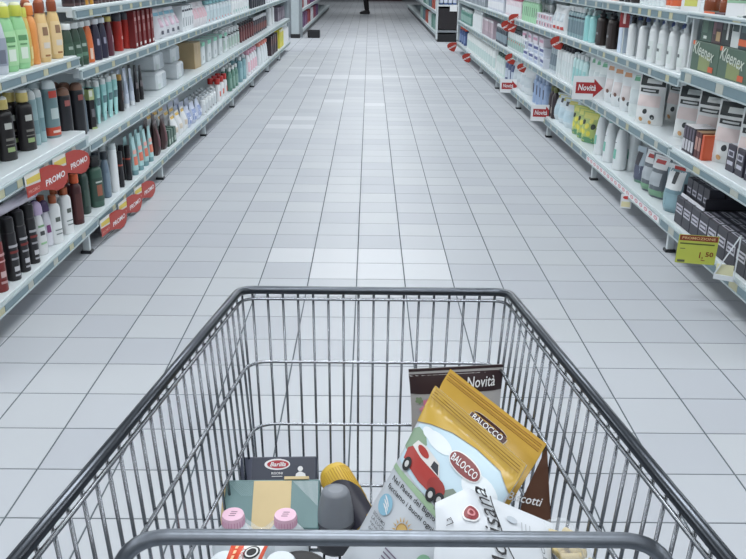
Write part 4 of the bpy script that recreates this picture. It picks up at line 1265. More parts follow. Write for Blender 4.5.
def signs():
    promo_flag(2.86, 0.508, 'nearer red flag reading PROMO under the second left shelf')
    promo_flag(3.135, 0.508, 'farther red flag reading PROMO under the second left shelf')
    promo_flag(3.60, 0.120, 'nearest of three red PROMO flags on the lowest left shelf', 0.9)
    promo_flag(3.89, 0.120, 'middle of three red PROMO flags on the lowest left shelf', 0.9)
    promo_flag(4.18, 0.120, 'farthest of three red PROMO flags on the lowest left shelf', 0.9)
    for px, py, X, wpx, d in ((452, 47, 1.30, 10, 'red flag at the far end of the lowest right shelf'), (467, 58, 1.33, 10, 'red flag second from far end, lowest right shelf'),
                              (511, 59, 1.36, 12, 'red flag on second right shelf, farther of two above the small arrow'), (522, 68, 1.36, 10, 'red flag on second right shelf, nearer of two above the small arrow'),
                              (514, 19, 1.365, 11, 'red flag on third right shelf, highest of a close cluster'), (507, 26, 1.362, 12, 'red flag on third right shelf, leftmost of a close cluster'),
                              (512, 28, 1.355, 10, 'red flag on third right shelf, lowest of a close cluster'), (557.5, 43, 1.358, 14.5, 'red flag on third right shelf above white bottles with black caps')):
        promo_flag_right(px, py, X, wpx, d)

    # white cards with a red arrow
    for px, py, wpx, d in ((509, 86, 18, 'small white card with red arrow, farthest of three'), (542, 113, 22, 'white card with red arrow on lowest right shelf'),
                           (588.5, 88, 31, 'large white card with red arrow on second right shelf')):
        P = at_x(px, py, 1.35)
        zc = (P - Vector((0, 0, CAM_H))).dot(FW)
        W = wpx * zc / F_PX
        H = W * 0.74
        t = thing('arrow_sign', d, 'sign', (P.x, P.y, P.z + H / 2), math.radians(-10), 'white arrow cards')
        g = G()
        g.box(-W / 2, W / 2, -0.001, 0.001, -H, 0, PAPER)
        link('card', g, t)
        g = G()
        a = [(-0.40, -0.26), (0.16, -0.26), (0.16, -0.10), (0.46, -0.50), (0.16, -0.90), (0.16, -0.74), (-0.40, -0.74)]
        g.add([(x * W, -0.0018, y * H) for x, y in a], [tuple(reversed(range(7)))], mat((166, 38, 42), 0.5))
        link('red_arrow', g, t)
        g = G()
        text_on(g, 'Novità', lambda x, y: (x, -0.0026, y), W * 0.56, H * 0.27, INKW, 0.15, 0.02, 0, -0.05 * W, -0.48 * H)
        link('lettering', g, t)
        g = G()
        g.box(-0.012, 0.012, 0.0, 0.03, -H + 0.004, -H + 0.02, mat((196, 204, 206), 0.3))
        link('clip', g, t)

    # price ticket hanging under the shelf of white bottles
    t = thing('price_tag', 'small white price tag with red oval hanging under white shelf', 'tag', (1.362, along(627, 1.362, 0.12), 0.118), math.radians(-22))
    link('card', G().box(-0.028, 0.028, -0.001, 0.001, -0.075, 0.0, PAPER), t)
    g = G()
    n = 14
    g.add([(0.018 * math.cos(2 * PI * q / n), -0.0016, -0.018 + 0.009 * math.sin(2 * PI * q / n)) for q in range(n)], [tuple(range(n))], mat((196, 60, 56), 0.5))
    link('red_oval', g, t)
    link('yellow_field', G().box(-0.022, 0.022, -0.0016, -0.001, -0.068, -0.04, mat((222, 214, 170), 0.5)), t)

    # the big promotion card
    P = at_x(699.5, 236, 1.275)
    zc = (P - Vector((0, 0, CAM_H))).dot(FW)
    W, H = 38.5 * zc / F_PX, 28.0 * zc / 767
    t = thing('promotion_card', 'lime green price card reading PROMOZIONE 1,50 at lowest right shelf', 'sign', (P.x, P.y, P.z + 0.002), math.radians(-8))
    t.rotation_euler.y = math.radians(1.5)
    lime = mat((188, 196, 84), 0.5, 0, 0.03)
    hd = mat((132, 54, 34), 0.5)
    link('card', G().box(-W / 2, W / 2, -0.001, 0.001, -H, 0, lime), t)
    link('header', G().box(-W / 2 + 0.003, W / 2 - 0.003, -0.0018, -0.001, -0.2 * H, -0.012 * H, hd), t)
    for s_, w_, h_, cx_, cy_, m_ in (('PROMOZIONE', 0.84, 0.09, 0, -0.105, mat((214, 180, 130), 0.5, 0, 0)), ('1,', 0.10, 0.25, 0.13, -0.70, hd), ('50', 0.2, 0.17, 0.33, -0.64, hd)):
        g = G()
        text_on(g, s_, lambda x, y: (x, -0.0025, y), w_ * W, h_ * H, m_, 0, 0.02, 0, cx_ * W, cy_ * H)
        link('lettering', g, t)
    for (a, b, c, d, cc) in ((-0.45, 0.42, -0.33, -0.28, (90, 98, 46)), (-0.43, -0.3, -0.50, -0.47, (110, 116, 70)), (-0.45, -0.26, -0.96, -0.88, (86, 92, 66)), (0.14, 0.24, -0.88, -0.85, (140, 90, 50))):
        link('printed_line', G().box(a * W, b * W, -0.0018, -0.001, c * H, d * H, mat(cc, 0.5)), t)
    link('holder_clip', G().box(-0.03, 0.03, 0.001, 0.03, -0.05, -0.02, mat((196, 204, 208), 0.3)), t)
    # white ticket holder beside it
    P = at_x(727, 256, 1.318)
    t = thing('card_holder', 'white angled ticket holder right of the lime price card', 'holder', (P.x, P.y, P.z), math.radians(-30))
    hm = mat((206, 212, 216), 0.3)
    g = G()
    g.prism([(-0.035, -0.075), (-0.030, -0.075), (0.038, 0.085), (0.033, 0.085)], 'y', -0.003, 0.003, hm)
    g.box(0.033, 0.038, -0.003, 0.003, -0.095, 0.085, hm, 0.001)
    g.box(-0.035, 0.038, -0.003, 0.003, -0.095, -0.075, hm, 0.001)
    link('frame', g, t)
    link('ticket', G().box(-0.03, 0.03, 0.003, 0.005, -0.085, -0.035, mat((206, 204, 168), 0.5)), t)
    # vertical red sign on the third shelf, white card on the top shelf
    zt = LEV[(1, 'far')][2][2]
    t = thing('shelf_sign', 'narrow upright red sign before the pale blue carton', 'sign', (1.39, along(621, 1.39, zt), zt), math.radians(-40))
    link('card', G().box(-0.028, 0.028, -0.001, 0.001, 0.14, 0.262, mat((130, 44, 48), 0.45)), t)
    link('stem', G().box(-0.004, 0.004, 0.001, 0.005, 0.0, 0.2, mat((196, 204, 206), 0.3)), t)
    link('printed_field', G().box(-0.008, 0.006, -0.0018, -0.001, 0.16, 0.24, mat((210, 190, 190), 0.45)), t)
    t = thing('shelf_card', 'white card with green edge standing on the top right shelf', 'sign', (1.405, along(739, 1.405, 1.056), 1.056), math.radians(-50))
    link('card', G().box(-0.055, 0.055, -0.001, 0.001, 0.0, 0.06, PAPER), t)
    link('green_edge', G().box(-0.055, 0.055, -0.0018, -0.001, 0.05, 0.06, mat((150, 190, 160), 0.5)), t)
    t = thing('shelf_card', 'yellow and white ticket card beside orange banded bottles', 'sign', (1.39, along(690, 1.39, 1.056), 1.056), math.radians(-50))
    link('card', G().box(-0.045, 0.045, -0.001, 0.001, 0.0, 0.075, PAPER), t)
    link('yellow_field', G().box(-0.03, 0.03, -0.0018, -0.001, 0.02, 0.055, mat((206, 206, 110), 0.5)), t)


def promo_flag_right(px, py, X, wpx, label):
    P = at_x(px, py, X)
    zc = (P - Vector((0, 0, CAM_H))).dot(FW)
    k = wpx * zc / F_PX
    t = thing('promotion_flag', label, 'sign', (P.x, P.y, P.z), math.radians(-12), 'red promotion flags')
    th = 0.0012
    poly = [(-0.5, 0.12), (-0.42, 0.28), (-0.25, 0.40), (0.0, 0.45), (0.5, 0.45), (0.46, 0.1), (0.36, -0.2), (0.24, -0.46), (-0.05, -0.40), (-0.3, -0.26), (-0.46, -0.06)]
    link('red_pennant', G().prism([(x * k, y * k) for x, y in poly], 'y', 0, th, RED), t)
    g = G()
    text_on(g, 'PROMO', lambda x, y: (x, -0.0006, y), 0.80 * k, 0.15 * k, INKW, 0, 0.04, math.radians(28), 0.02 * k, 0.0)
    link('lettering', g, t)
    link('clip', G().box(-0.1 * k, 0.2 * k, 0.0012, 0.02, 0.28 * k, 0.4 * k, mat((190, 196, 198), 0.4)), t)


signs()


# ================================================================== far end of the aisle
def far_end():
    grey = mat((150, 158, 164), 0.5)
    for s, X, y0, n in ((-1, -1.24, 15.9, 8), (1, 1.2, 15.45, 9)):
        for k in range(n):
            back = X + s * 0.44
            t = thing('shelving_bay', '%s bay of the distant shelving beyond the %s aisle crossing' % (ORD[k], side_name(s)), 'shelf', (back, y0 + 1.38 * k, 0), 0, 'distant shelving bays')
            a, b = sorted((0, X - back))
            link('back_panel', G().box(min(0, s * 0.02), max(0, s * 0.02), 0.004, 1.376, 0.02, 1.7, WHITE_MET), t)
            link('plinth', G().box(a + 0.03, b - 0.03, 0.004, 1.376, 0, 0.12, DARKMET), t)
            for z in (0.14, 0.5, 0.86):
                sh = link('shelf', G().box(a, b, 0.003, 1.377, z - 0.02, z, WHITE_MET, 0.003), t)
                xr = X - back
                link('price_rail', G().box(min(xr, xr - s * 0.008), max(xr, xr - s * 0.008), 0.003, 1.377, z - 0.045, z - 0.003, RAIL), sh)
            if k == 0:
                link('end_panel', G().box(a, b, -0.03, 0.0, 0.0, 1.45, grey, 0.003), t)
    lft = [((92, 62, 104), 'dark violet'), ((122, 84, 120), 'mauve'), ((146, 52, 52), 'dark red'), ((206, 206, 212), 'white'), ((130, 60, 84), 'wine red')]
    rgt = [((150, 176, 170), 'pale green'), ((110, 150, 140), 'sea green'), ((206, 212, 214), 'white'), ((170, 80, 66), 'brick red'), ((86, 120, 130), 'slate teal')]
    for s, X, y0, pal in ((-1, -1.24, 15.95, lft), (1, 1.2, 15.5, rgt)):
        protos = [(carton('detergent_box', 0.25, 0.2, 0.12, c, [('f', 0.15, 0.85, 0.3, 0.75, tuple(min(255, v + 30) for v in c))]), d) for c, d in pal]
        for li, z in enumerate((0.14, 0.5, 0.86)):
            for i in range(12):
                pr, d = protos[(i // 2 + li * 2) % 5]
                instance(pr, '%s carton, %s from the near end, %s shelf of distant %s shelving' % (d, ORD[i], ('lowest', 'middle', 'upper')[li], side_name(s)),
                         (X + s * 0.09, y0 + 0.13 + 0.46 * i, z), PI / 2 if s < 0 else -PI / 2, 'cartons in the distance', True)
    # dark crate on the floor
    t = thing('floor_crate', 'low black crate on the floor at far left', 'crate', (-1.03, 15.85, 0))
    g = G()
    g.box(-0.11, 0.11, -0.12, 0.12, 0.0, 0.03, BLACK, 0.004)
    for a in ((-0.11, -0.1, -0.12, 0.12), (0.1, 0.11, -0.12, 0.12), (-0.11, 0.11, -0.12, -0.11), (-0.11, 0.11, 0.11, 0.12)):
        g.box(a[0], a[1], a[2], a[3], 0.03, 0.13, BLACK, 0.002)
    link('crate_body', g, t)
    link('rim', G().box(-0.115, 0.115, -0.126, -0.12, 0.115, 0.135, mat((40, 40, 44), 0.5)), t)
    t = thing('bollard', 'pale grey square post with black base at far left', 'post', (-1.36, 15.72, 0))
    link('post_body', G().box(-0.07, 0.07, -0.05, 0.05, 0.06, 1.45, mat((176, 186, 190), 0.4), 0.006), t)
    link('base', G().box(-0.085, 0.085, -0.07, 0.07, 0, 0.07, BLACK, 0.006), t)
    # end display with a dark opening
    t = thing('end_display', 'white end display with dark opening and black base at far right', 'display', (1.38, 15.2, 0))
    for x in (-0.19, 0.17):
        link('side_panel', G().box(x, x + 0.02, -0.02, 0.22, 0.04, 1.3, mat((206, 212, 214), 0.4), 0.002), t)
    link('back_panel', G().box(-0.17, 0.17, 0.19, 0.21, 0.04, 1.3, mat((40, 36, 40), 0.6)), t)
    link('base', G().box(-0.17, 0.17, -0.02, 0.19, 0.0, 0.14, BLACK, 0.004), t)
    link('silver_bar', G().box(-0.17, 0.17, -0.03, 0.19, 0.16, 0.2, mat((150, 156, 160), 0.3, 0.6), 0.004), t)
    sh = link('shelf', G().box(-0.17, 0.17, -0.02, 0.19, 0.6, 0.63, mat((206, 212, 214), 0.4), 0.003), t)
    link('dark_fill', G().box(-0.165, 0.165, -0.01, 0.185, 0.21, 0.57, mat((34, 30, 34), 0.7), 0.004), t)  # solid dark block filling the opening
    link('price_card', G().box(0.03, 0.16, -0.026, -0.022, 0.52, 0.62, PAPER), sh)
    blu = bottle('soda_bottle', 0.22, 0.07, 0.07, (84, 104, 150), (214, 220, 228), 0.15, 0.6, 'round', label=(206, 214, 226), half=1.3)
    for i in range(4):
        instance(blu, 'blue and white bottle on the end display, %s from the left' % ORD[i], (1.38 - 0.12 + 0.08 * i, 15.25, 0.63), 0, 'bottles on the end display')
    # red counter at the very back; white columns added for streaks reflected in the floor
    t = thing('checkout_counter', 'long low red counter at the very end of the aisle', 'counter', (0.55, 34.8, 0))
    link('counter_body', G().box(-0.75, 0.75, 0, 0.5, 0.02, 0.9, mat((120, 40, 40), 0.5), 0.02), t)
    link('counter_top', G().box(-0.78, 0.78, -0.03, 0.53, 0.9, 0.95, mat((190, 196, 200), 0.3), 0.01), t)
    for x, w_, d in ((-0.55, 0.5, 'wide white pillar added for its floor reflection, left of the person'), (0.62, 0.28, 'slim white pillar added for its floor reflection, behind the red counter')):
        t = thing('pillar', d, 'pillar', (x, 36.2, 0))
        link('shaft', G().box(-w_ / 2, w_ / 2, -0.15, 0.15, 0, CEIL_Z - 0.01, mat((226, 230, 232), 0.5), 0.02), t)
        link('base', G().box(-w_ / 2 - 0.02, w_ / 2 + 0.02, -0.17, 0.17, 0, 0.12, mat((190, 194, 198), 0.5), 0.01), t)


far_end()


# ================================================================== person at the far end
def skin_mesh(name, nodes, edges, m, root=0, sub=2, parent=None):
    me = bpy.data.meshes.new(name)
    me.from_pydata([n[0] for n in nodes], edges, [])
    o = bpy.data.objects.new(name, me)
    COL.objects.link(o)
    sk = o.modifiers.new('skin', 'SKIN')
    for i, n in enumerate(nodes):
        r = n[1]
        me.skin_vertices[0].data[i].radius = r if isinstance(r, tuple) else (r, r)
    me.skin_vertices[0].data[root].use_root = True
    sk.use_smooth_shade = True
    sb = o.modifiers.new('sub', 'SUBSURF')
    sb.levels = sb.render_levels = sub
    me.materials.append(m)
    # bake to a plain mesh
    bpy.context.view_layer.update()
    em = bpy.data.meshes.new_from_object(o.evaluated_get(bpy.context.evaluated_depsgraph_get()))
    bpy.data.objects.remove(o)
    em.materials.clear()
    em.materials.append(m)
    o2 = bpy.data.objects.new(name, em)
    COL.objects.link(o2)
    if parent:
        o2.parent = parent
    return o2


def person():
    t = thing('person', 'person in dark trousers and black shoes standing at the aisle end', 'person', (-0.10, 24.5, 0), 0)
    skin = mat((196, 150, 128), 0.5)
    cloth = mat((38, 34, 38), 0.8)
    coat = mat((58, 60, 68), 0.8)
    # facing left (-x)
    N = [((0, 0, 0.93), (0.13, 0.16)), ((0, 0, 1.12), (0.11, 0.14)), ((0, 0, 1.32), (0.12, 0.17)), ((0, 0, 1.44), (0.07, 0.09)), ((-0.01, 0, 1.52), 0.055),
         ((-0.015, 0, 1.60), (0.085, 0.072)), ((-0.01, 0, 1.69), (0.095, 0.076)), ((0, 0, 1.745), (0.06, 0.05)),
         ((0, -0.09, 0.86), 0.085), ((-0.02, -0.10, 0.50), 0.06), ((0.03, -0.10, 0.10), 0.042),
         ((0, 0.09, 0.86), 0.085), ((-0.03, 0.10, 0.50), 0.06), ((0.02, 0.10, 0.10), 0.042),
         ((0, -0.20, 1.38), 0.055), ((0.03, -0.25, 1.12), 0.043), ((-0.08, -0.24, 0.90), 0.03),
         ((0, 0.20, 1.38), 0.055), ((0.03, 0.25, 1.12), 0.043), ((-0.08, 0.24, 0.90), 0.03)]
    E = [(0, 1), (1, 2), (2, 3), (3, 4), (4, 5), (5, 6), (6, 7), (0, 8), (8, 9), (9, 10), (0, 11), (11, 12), (12, 13), (2, 14), (14, 15), (15, 16), (2, 17), (17, 18), (18, 19)]
    skin_mesh('body', N, E, skin, 0, 2, t)
    # trousers and jacket a little wider than the body
    Nt = [((0, 0, 0.95), (0.145, 0.175)), ((0, -0.09, 0.86), 0.1), ((-0.02, -0.10, 0.50), 0.078), ((0.03, -0.10, 0.07), 0.07), ((0, 0.09, 0.86), 0.1), ((-0.03, 0.10, 0.50), 0.078), ((0.02, 0.10, 0.07), 0.07)]
    skin_mesh('trousers', Nt, [(0, 1), (1, 2), (2, 3), (0, 4), (4, 5), (5, 6)], cloth, 0, 2, t)
    Nj = [((0, 0, 0.90), (0.15, 0.18)), ((0, 0, 1.12), (0.13, 0.165)), ((0, 0, 1.33), (0.14, 0.19)), ((0, 0, 1.45), (0.08, 0.1)), ((0, -0.20, 1.38), 0.075), ((0.03, -0.25, 1.12), 0.06), ((-0.07, -0.24, 0.93), 0.05),
          ((0, 0.20, 1.38), 0.075), ((0.03, 0.25, 1.12), 0.06), ((-0.07, 0.24, 0.93), 0.05)]
    skin_mesh('jacket', Nj, [(0, 1), (1, 2), (2, 3), (2, 4), (4, 5), (5, 6), (2, 7), (7, 8), (8, 9)], coat, 0, 2, t)
    hair = mat((44, 36, 32), 0.7)
    g = G()
    g.lathe([(1.02, 0), (1.04, 0.05), (0.9, 0.1), (0.5, 0.135), (0.1, 0.14)], hair, 14, 0.1, 0.085, loc=(0.005, 0, 1.655))
    link('hair', g, t)
    # face: eyes, nose, mouth, ears
    g = G()
    for yy in (-0.03, 0.03):
        g.lathe([(0.1, 0), (1, 0.008), (0.1, 0.016)], mat((30, 28, 28), 0.3), 8, 0.006, 0.009, loc=(-0.098, yy, 1.63))
    link('eyes', g, t)
    g = G()
    g.prism([(-0.095, 1.635), (-0.125, 1.595), (-0.092, 1.588)], 'y', -0.012, 0.012, skin)
    link('nose', g, t)
    link('mouth', G().box(-0.097, -0.088, -0.02, 0.02, 1.56, 1.567, mat((150, 90, 84), 0.5)), t)
    for yy in (-0.078, 0.078):
        link('ear', G().lathe([(0.3, 0), (1, 0.015), (1, 0.035), (0.3, 0.055)], skin, 8, 0.018, 0.009, loc=(0.0, yy, 1.60)), t)
    for yy, dx in ((-0.10, 0.03), (0.10, 0.02)):
        g = G()
        g.prism([(dx + 0.07, 0), (dx - 0.20, 0), (dx - 0.205, 0.035), (dx - 0.16, 0.06), (dx - 0.05, 0.10), (dx + 0.06, 0.105), (dx + 0.08, 0.04)], 'y', yy - 0.045, yy + 0.045, mat((24, 22, 26), 0.5))
        link('shoe', g, t)
    for sy in (-1, 1):
        base = Vector((-0.08, sy * 0.24, 0.90))
        g = G()
        g.tube([base, base + Vector((-0.03, 0, -0.09))], [0.028, 0.034], skin, 10)
        for i in range(4):
            o = Vector((0.02 - 0.018 * i - 0.02, 0, -0.085))
            L = (0.065, 0.075, 0.07, 0.055)[i]
            p = base + o
            g.tube([p, p + Vector((-0.012, -sy * 0.006, -L * 0.55)), p + Vector((-0.018, -sy * 0.025, -L))], [0.009, 0.0085, 0.007], skin, 6)
        p = base + Vector((-0.04, 0, -0.03))
        g.tube([p, p + Vector((-0.03, -sy * 0.012, -0.03)), p + Vector((-0.035, -sy * 0.018, -0.06))], [0.011, 0.01, 0.008], skin, 6)
        link('hand', g, t)


person()


# ================================================================== shopping trolley
CHROME = mat((134, 138, 144), 0.27, 0.9, 0.12, 60)
RIMM = mat((74, 78, 84), 0.28, 0.9, 0.1, 40)
BARM = mat((120, 126, 134), 0.38, 0.85, 0.25, 90)
YF, YB = 1.122, 0.37           # front wall, back of the basket
ZB = 0.437                     # basket floor at the front


def rim_pt(side, y):
    t = (YF - y) / (YF - 0.50)
    x = -0.186 - 0.072 * t if side < 0 else 0.208 + 0.066 * t
    return Vector((x, y, 0.77 + 0.03 * t))


def wall_pt(side, y, z):
    """side wall, drawn in slightly towards the floor"""
    r = rim_pt(side, y)
    dz = r.z - z
    return Vector((r.x - side * dz * 0.055, y, z))


def floor_z(y):
    return ZB + (YF - y) * 0.05


def trolley():
    t = thing('shopping_trolley', 'steel wire shopping trolley in the foreground holding groceries', 'trolley', (0.01, 0.75, 0))
    O = Vector((0.01, 0.75, 0))

    def tb(name, pts, r, m, seg=8, parent=None):
        g = G()
        g.tube([Vector(p) - O for p in pts], r, m, seg)
        return link(name, g, parent or t)
    # top rim and the wire welded under it
    loop = [rim_pt(-1, YB), rim_pt(-1, YF), rim_pt(1, YF), rim_pt(1, YB)]
    tb('rim', fillet(loop, 0.022), 0.0062, RIMM, 12)
    lo2 = [p + Vector((0.004 if p.x < 0 else -0.004, -0.004 if p.y > 1 else 0, -0.0125)) for p in loop]
    tb('rim_wire', fillet(lo2, 0.022), 0.0024, CHROME, 8)
    # bands round the basket
    for z in (0.655, 0.547):
        pts = [wall_pt(-1, YB, z + 0.03), wall_pt(-1, YF - 0.004, z), wall_pt(1, YF - 0.004, z), wall_pt(1, YB, z + 0.03)]
        tb('band_wire', fillet([p + Vector((0.0035 if p.x < 0 else -0.0035, 0, 0)) for p in pts], 0.035, 8), 0.0026, CHROME, 8)
        for sd in (-1, 1):
            tb('side_band_wire', [wall_pt(sd, YB, z + 0.018) + Vector((sd * 0.0035, 0, 0)), wall_pt(sd, YF - 0.03, z - 0.012) + Vector((sd * 0.0035, 0, 0))], 0.002, CHROME, 6)
    # front wires, bent into the basket floor
    xa, xb = -0.1685, 0.1885
    for i in range(17):
        x = xa + (xb - xa) * i / 16
        x2 = x * 0.96
        tb('wire', fillet([(x, YF, 0.765), (x2, YF, floor_z(YF)), (x2 * 1.1, YB + 0.03, floor_z(YB))], 0.02, 4), 0.002, CHROME, 6)
    for sd, xx in ((-1, -0.184), (1, 0.205)):
        tb('wire', [(xx, YF, 0.765), (xx - sd * 0.012, YF, floor_z(YF))], 0.002, CHROME, 6)
    # side wires
    y = YF - 0.022
    while y > YB:
        for sd in (-1, 1):
            r = rim_pt(sd, y)
            tb('wire', [r - Vector((0, 0, 0.006)), wall_pt(sd, y, floor_z(y))], 0.002, CHROME, 6)
        y -= 0.0262
    # floor cross wires
    for y in (YF - 0.004, 0.95, 0.78, 0.61, 0.44):
        tb('floor_wire', [wall_pt(-1, y, floor_z(y) - 0.003), wall_pt(1, y, floor_z(y) - 0.003)], 0.0026, CHROME, 6)
    for sd in (-1, 1):
        tb('floor_rail', [wall_pt(sd, YB, floor_z(YB)), wall_pt(sd, YF, floor_z(YF))], 0.003, CHROME, 6)
    # child seat bar near the handle
    A, B = at_y(119, 541, 0.565), at_y(671, 541, 0.565)
    z = (A.z + B.z) / 2
    tb('seat_bar', fillet([(A.x - 0.004, 0.50, z - 0.16), (A.x, 0.562, z + 0.005), (B.x, 0.562, z + 0.005), (B.x + 0.004, 0.50, z - 0.16)], 0.045, 10), 0.0068, BARM, 12)
    # back, handle, chassis and castors (out of the photograph)
    for i in range(9):
        x = -0.21 + 0.055 * i
        tb('rear_wire', [(x * 1.15, YB, 0.79), (x, YB, floor_z(YB))], 0.002, CHROME, 6)
    for sd in (-1, 1):
        p = rim_pt(sd, YB)
        tb('handle_arm', fillet([p, (p.x, 0.30, p.z + 0.03), (p.x, 0.24, p.z + 0.10)], 0.03), 0.0075, CHROME, 10)
    pl, pr = rim_pt(-1, YB), rim_pt(1, YB)
    tb('handle', [(pl.x - 0.012, 0.24, pl.z + 0.10), (pr.x + 0.012, 0.24, pr.z + 0.10)], 0.014, mat((150, 40, 40), 0.4), 14)
    for sd in (-1, 1):
        x = 0.19 * sd + 0.01
        tb('chassis_tube', fillet([(x * 1.2, YB, floor_z(YB) - 0.004), (x * 1.2, 0.33, 0.16), (x, 0.9, 0.15), (x * 0.85, 1.02, 0.15)], 0.05), 0.010, CHROME, 10)
        tb('chassis_strut', [(x * 0.9, 1.0, floor_z(1.0) - 0.004), (x * 0.92, 0.86, 0.155)], 0.007, CHROME, 8)
    tb('chassis_tube', [(-0.19, 0.36, 0.16), (0.21, 0.36, 0.16)], 0.008, CHROME, 8)
    for sx in (-1, 1):
        for y, k in ((0.36, 1.1), (1.0, 0.87)):
            c = Vector((0.01 + 0.2 * sx * k, y, 0))
            g = G()
            for q in (-0.018, 0.014):
                g.box(c.x + q - O.x, c.x + q + 0.004 - O.x, c.y - 0.018 - O.y, c.y + 0.018 - O.y, 0.045, 0.135, CHROME, 0.001)
            g.box(c.x - 0.018 - O.x, c.x + 0.018 - O.x, c.y - 0.018 - O.y, c.y + 0.018 - O.y, 0.13, 0.142, CHROME, 0.001)
            f = link('castor', g, t)
            g = G()
            g.tube([(c.x - 0.012 - O.x, c.y - O.y, 0.05), (c.x - 0.009 - O.x, c.y - O.y, 0.05), (c.x + 0.009 - O.x, c.y - O.y, 0.05), (c.x + 0.012 - O.x, c.y - O.y, 0.05)], [0.044, 0.05, 0.05, 0.044], BLACK, 18)
            link('wheel', g, f)


trolley()


# ================================================================== groceries in the trolley
class Bag:
    """soft bag spanned by three corners of its front face"""

    def __init__(self, name, label, cat, TL, TR, BL, thick, body, seal=0.11, crush=0.1, seed=1, nu=16, nv=20, peak=None):
        self.peak = peak
        self.TL, self.U, self.V = Vector(TL), Vector(TR) - Vector(TL), Vector(BL) - Vector(TL)
        # make V perpendicular to U in the face plane
        u = self.U.normalized()
        self.w, self.h = self.U.length, self.V.length
        n = self.V.cross(self.U).normalized()
        if n.dot(Vector((0, 0, CAM_H)) - self.TL) < 0:
            n = -n
        self.n, self.th, self.seal = n, thick, seal
        rnd = random.Random(seed)
        self.ph = [rnd.uniform(0, 6.28) for _ in range(6)]
        self.crush = crush
        self.root = thing(name, label, cat, self.TL + self.V + self.U * 0.5, 0)
        self.off0 = self.root.location.copy()
        g = G()
        m = body
        for sgn in (1, -1):
            vs = [self.S(i / nu, j / nv, 0, sgn) for j in range(nv + 1) for i in range(nu + 1)]
            fs = []
            for j in range(nv):
                for i in range(nu):
                    q = (j * (nu + 1) + i, j * (nu + 1) + i + 1, (j + 1) * (nu + 1) + i + 1, (j + 1) * (nu + 1) + i)
                    fs.append(q)
            g.add(vs, fs, m, True)
        self.part('body', g)

    def bulge(self, u, v):
        a = max(0.0, 1 - abs(2 * u - 1) ** 3) ** 0.6
        if v < self.seal:
            b = 0.0
        else:
            q = (v - self.seal) / (1 - self.seal)
            b = min(1.0, (q / 0.32) ** 0.7) * min(1.0, ((1.0 - q) / 0.12 + 0.05)) ** 0.6
        p = self.ph
        wv = math.sin(8 * u + 5 * v + p[0]) * 0.4 + math.sin(13 * v - 7 * u + p[1]) * 0.35 + math.sin(19 * u + 11 * v + p[2]) * 0.25
        return a * b * (1 + self.crush * wv)

    def S(self, u, v, off=0.0, sgn=1):
        bu = self.bulge(u, v)
        ww = 1 - 0.05 * self.bulge(0.5, v)
        rp = 0.0
        if v < self.seal:
            rp = 0.0011 * math.sin(v / self.seal * PI * 10)
        vv = v
        if self.peak:
            pu, pa = self.peak
            vv = v - pa * (1 - v) * (u / pu if u < pu else (1 - u) / (1 - pu))
        return self.TL + self.U * (0.5 + (u - 0.5) * ww) + self.V * vv + self.n * (sgn * (self.th / 2 * bu + 0.0006) + rp + off)

    def part(self, name, g, label=None):
        g.v = [tuple(Vector(p) - self.off0) for p in g.v]
        o = link(name, g, self.root)
        if label:
            o['label'] = label
        return o

    def rect(self, name, u0, u1, v0, v1, m, lay=1, n=10):
        g = G()
        vs = [self.S(u0 + (u1 - u0) * a / n, v0 + (v1 - v0) * b / n, 0.0007 * lay) for b in range(n + 1) for a in range(n + 1)]
        fs = [(b * (n + 1) + a, b * (n + 1) + a + 1, (b + 1) * (n + 1) + a + 1, (b + 1) * (n + 1) + a) for b in range(n) for a in range(n)]
        g.add(vs, fs, m, True)
        return self.part(name, g)

    def ell(self, name, u, v, rx, ry, m, lay=2, ang=0.0, n=20, inner=0.0, arc=(0, 2 * PI), sq=2.0):
        """ellipse (or ring, or sector) with radii in metres"""
        g = G()
        vs, fs = [], []
        rings = 4
        full = abs(arc[1] - arc[0] - 2 * PI) < 1e-6
        for k in range(rings + 1):
            rr = inner + (1 - inner) * k / rings
            for q in range(n + 1):
                a = arc[0] + (arc[1] - arc[0]) * q / n
                c, s = math.cos(a), math.sin(a)
                kk = (abs(c) ** sq + abs(s) ** sq) ** (-1 / sq)
                x, y = rr * rx * c * kk, rr * ry * s * kk
                X, Y = x * math.cos(ang) - y * math.sin(ang), x * math.sin(ang) + y * math.cos(ang)
                vs.append(self.S(u + X / self.w, v - Y / self.h, 0.0007 * lay))
        for k in range(rings):
            for q in range(n):
                fs.append((k * (n + 1) + q, k * (n + 1) + q + 1, (k + 1) * (n + 1) + q + 1, (k + 1) * (n + 1) + q))
        g.add(vs, fs, m, True)
        return self.part(name, g)

    def poly(self, name, pts, m, lay=2, cuts=4):
        bm = bmesh.new()
        vv = [bm.verts.new((p[0], p[1], 0)) for p in pts]
        bm.faces.new(vv)
        bmesh.ops.triangulate(bm, faces=bm.faces[:])
        bmesh.ops.subdivide_edges(bm, edges=bm.edges[:], cuts=cuts, use_grid_fill=True)
        bm.verts.index_update()
        g = G()
        g.add([self.S(v.co.x, v.co.y, 0.0007 * lay) for v in bm.verts], [tuple(v.index for v in f.verts) for f in bm.faces], m, True)
        bm.free()
        return self.part(name, g)

    def text(self, s, u, v, wd, ht, m, lay=4, ang=0.0, shear=0.0, bold=0.0, name='lettering'):
        g = G()
        text_on(g, s, lambda x, y: self.S(u + x / self.w, v - y / self.h, 0.0007 * lay), wd, ht, m, shear, bold, ang)
        return self.part(name, g)


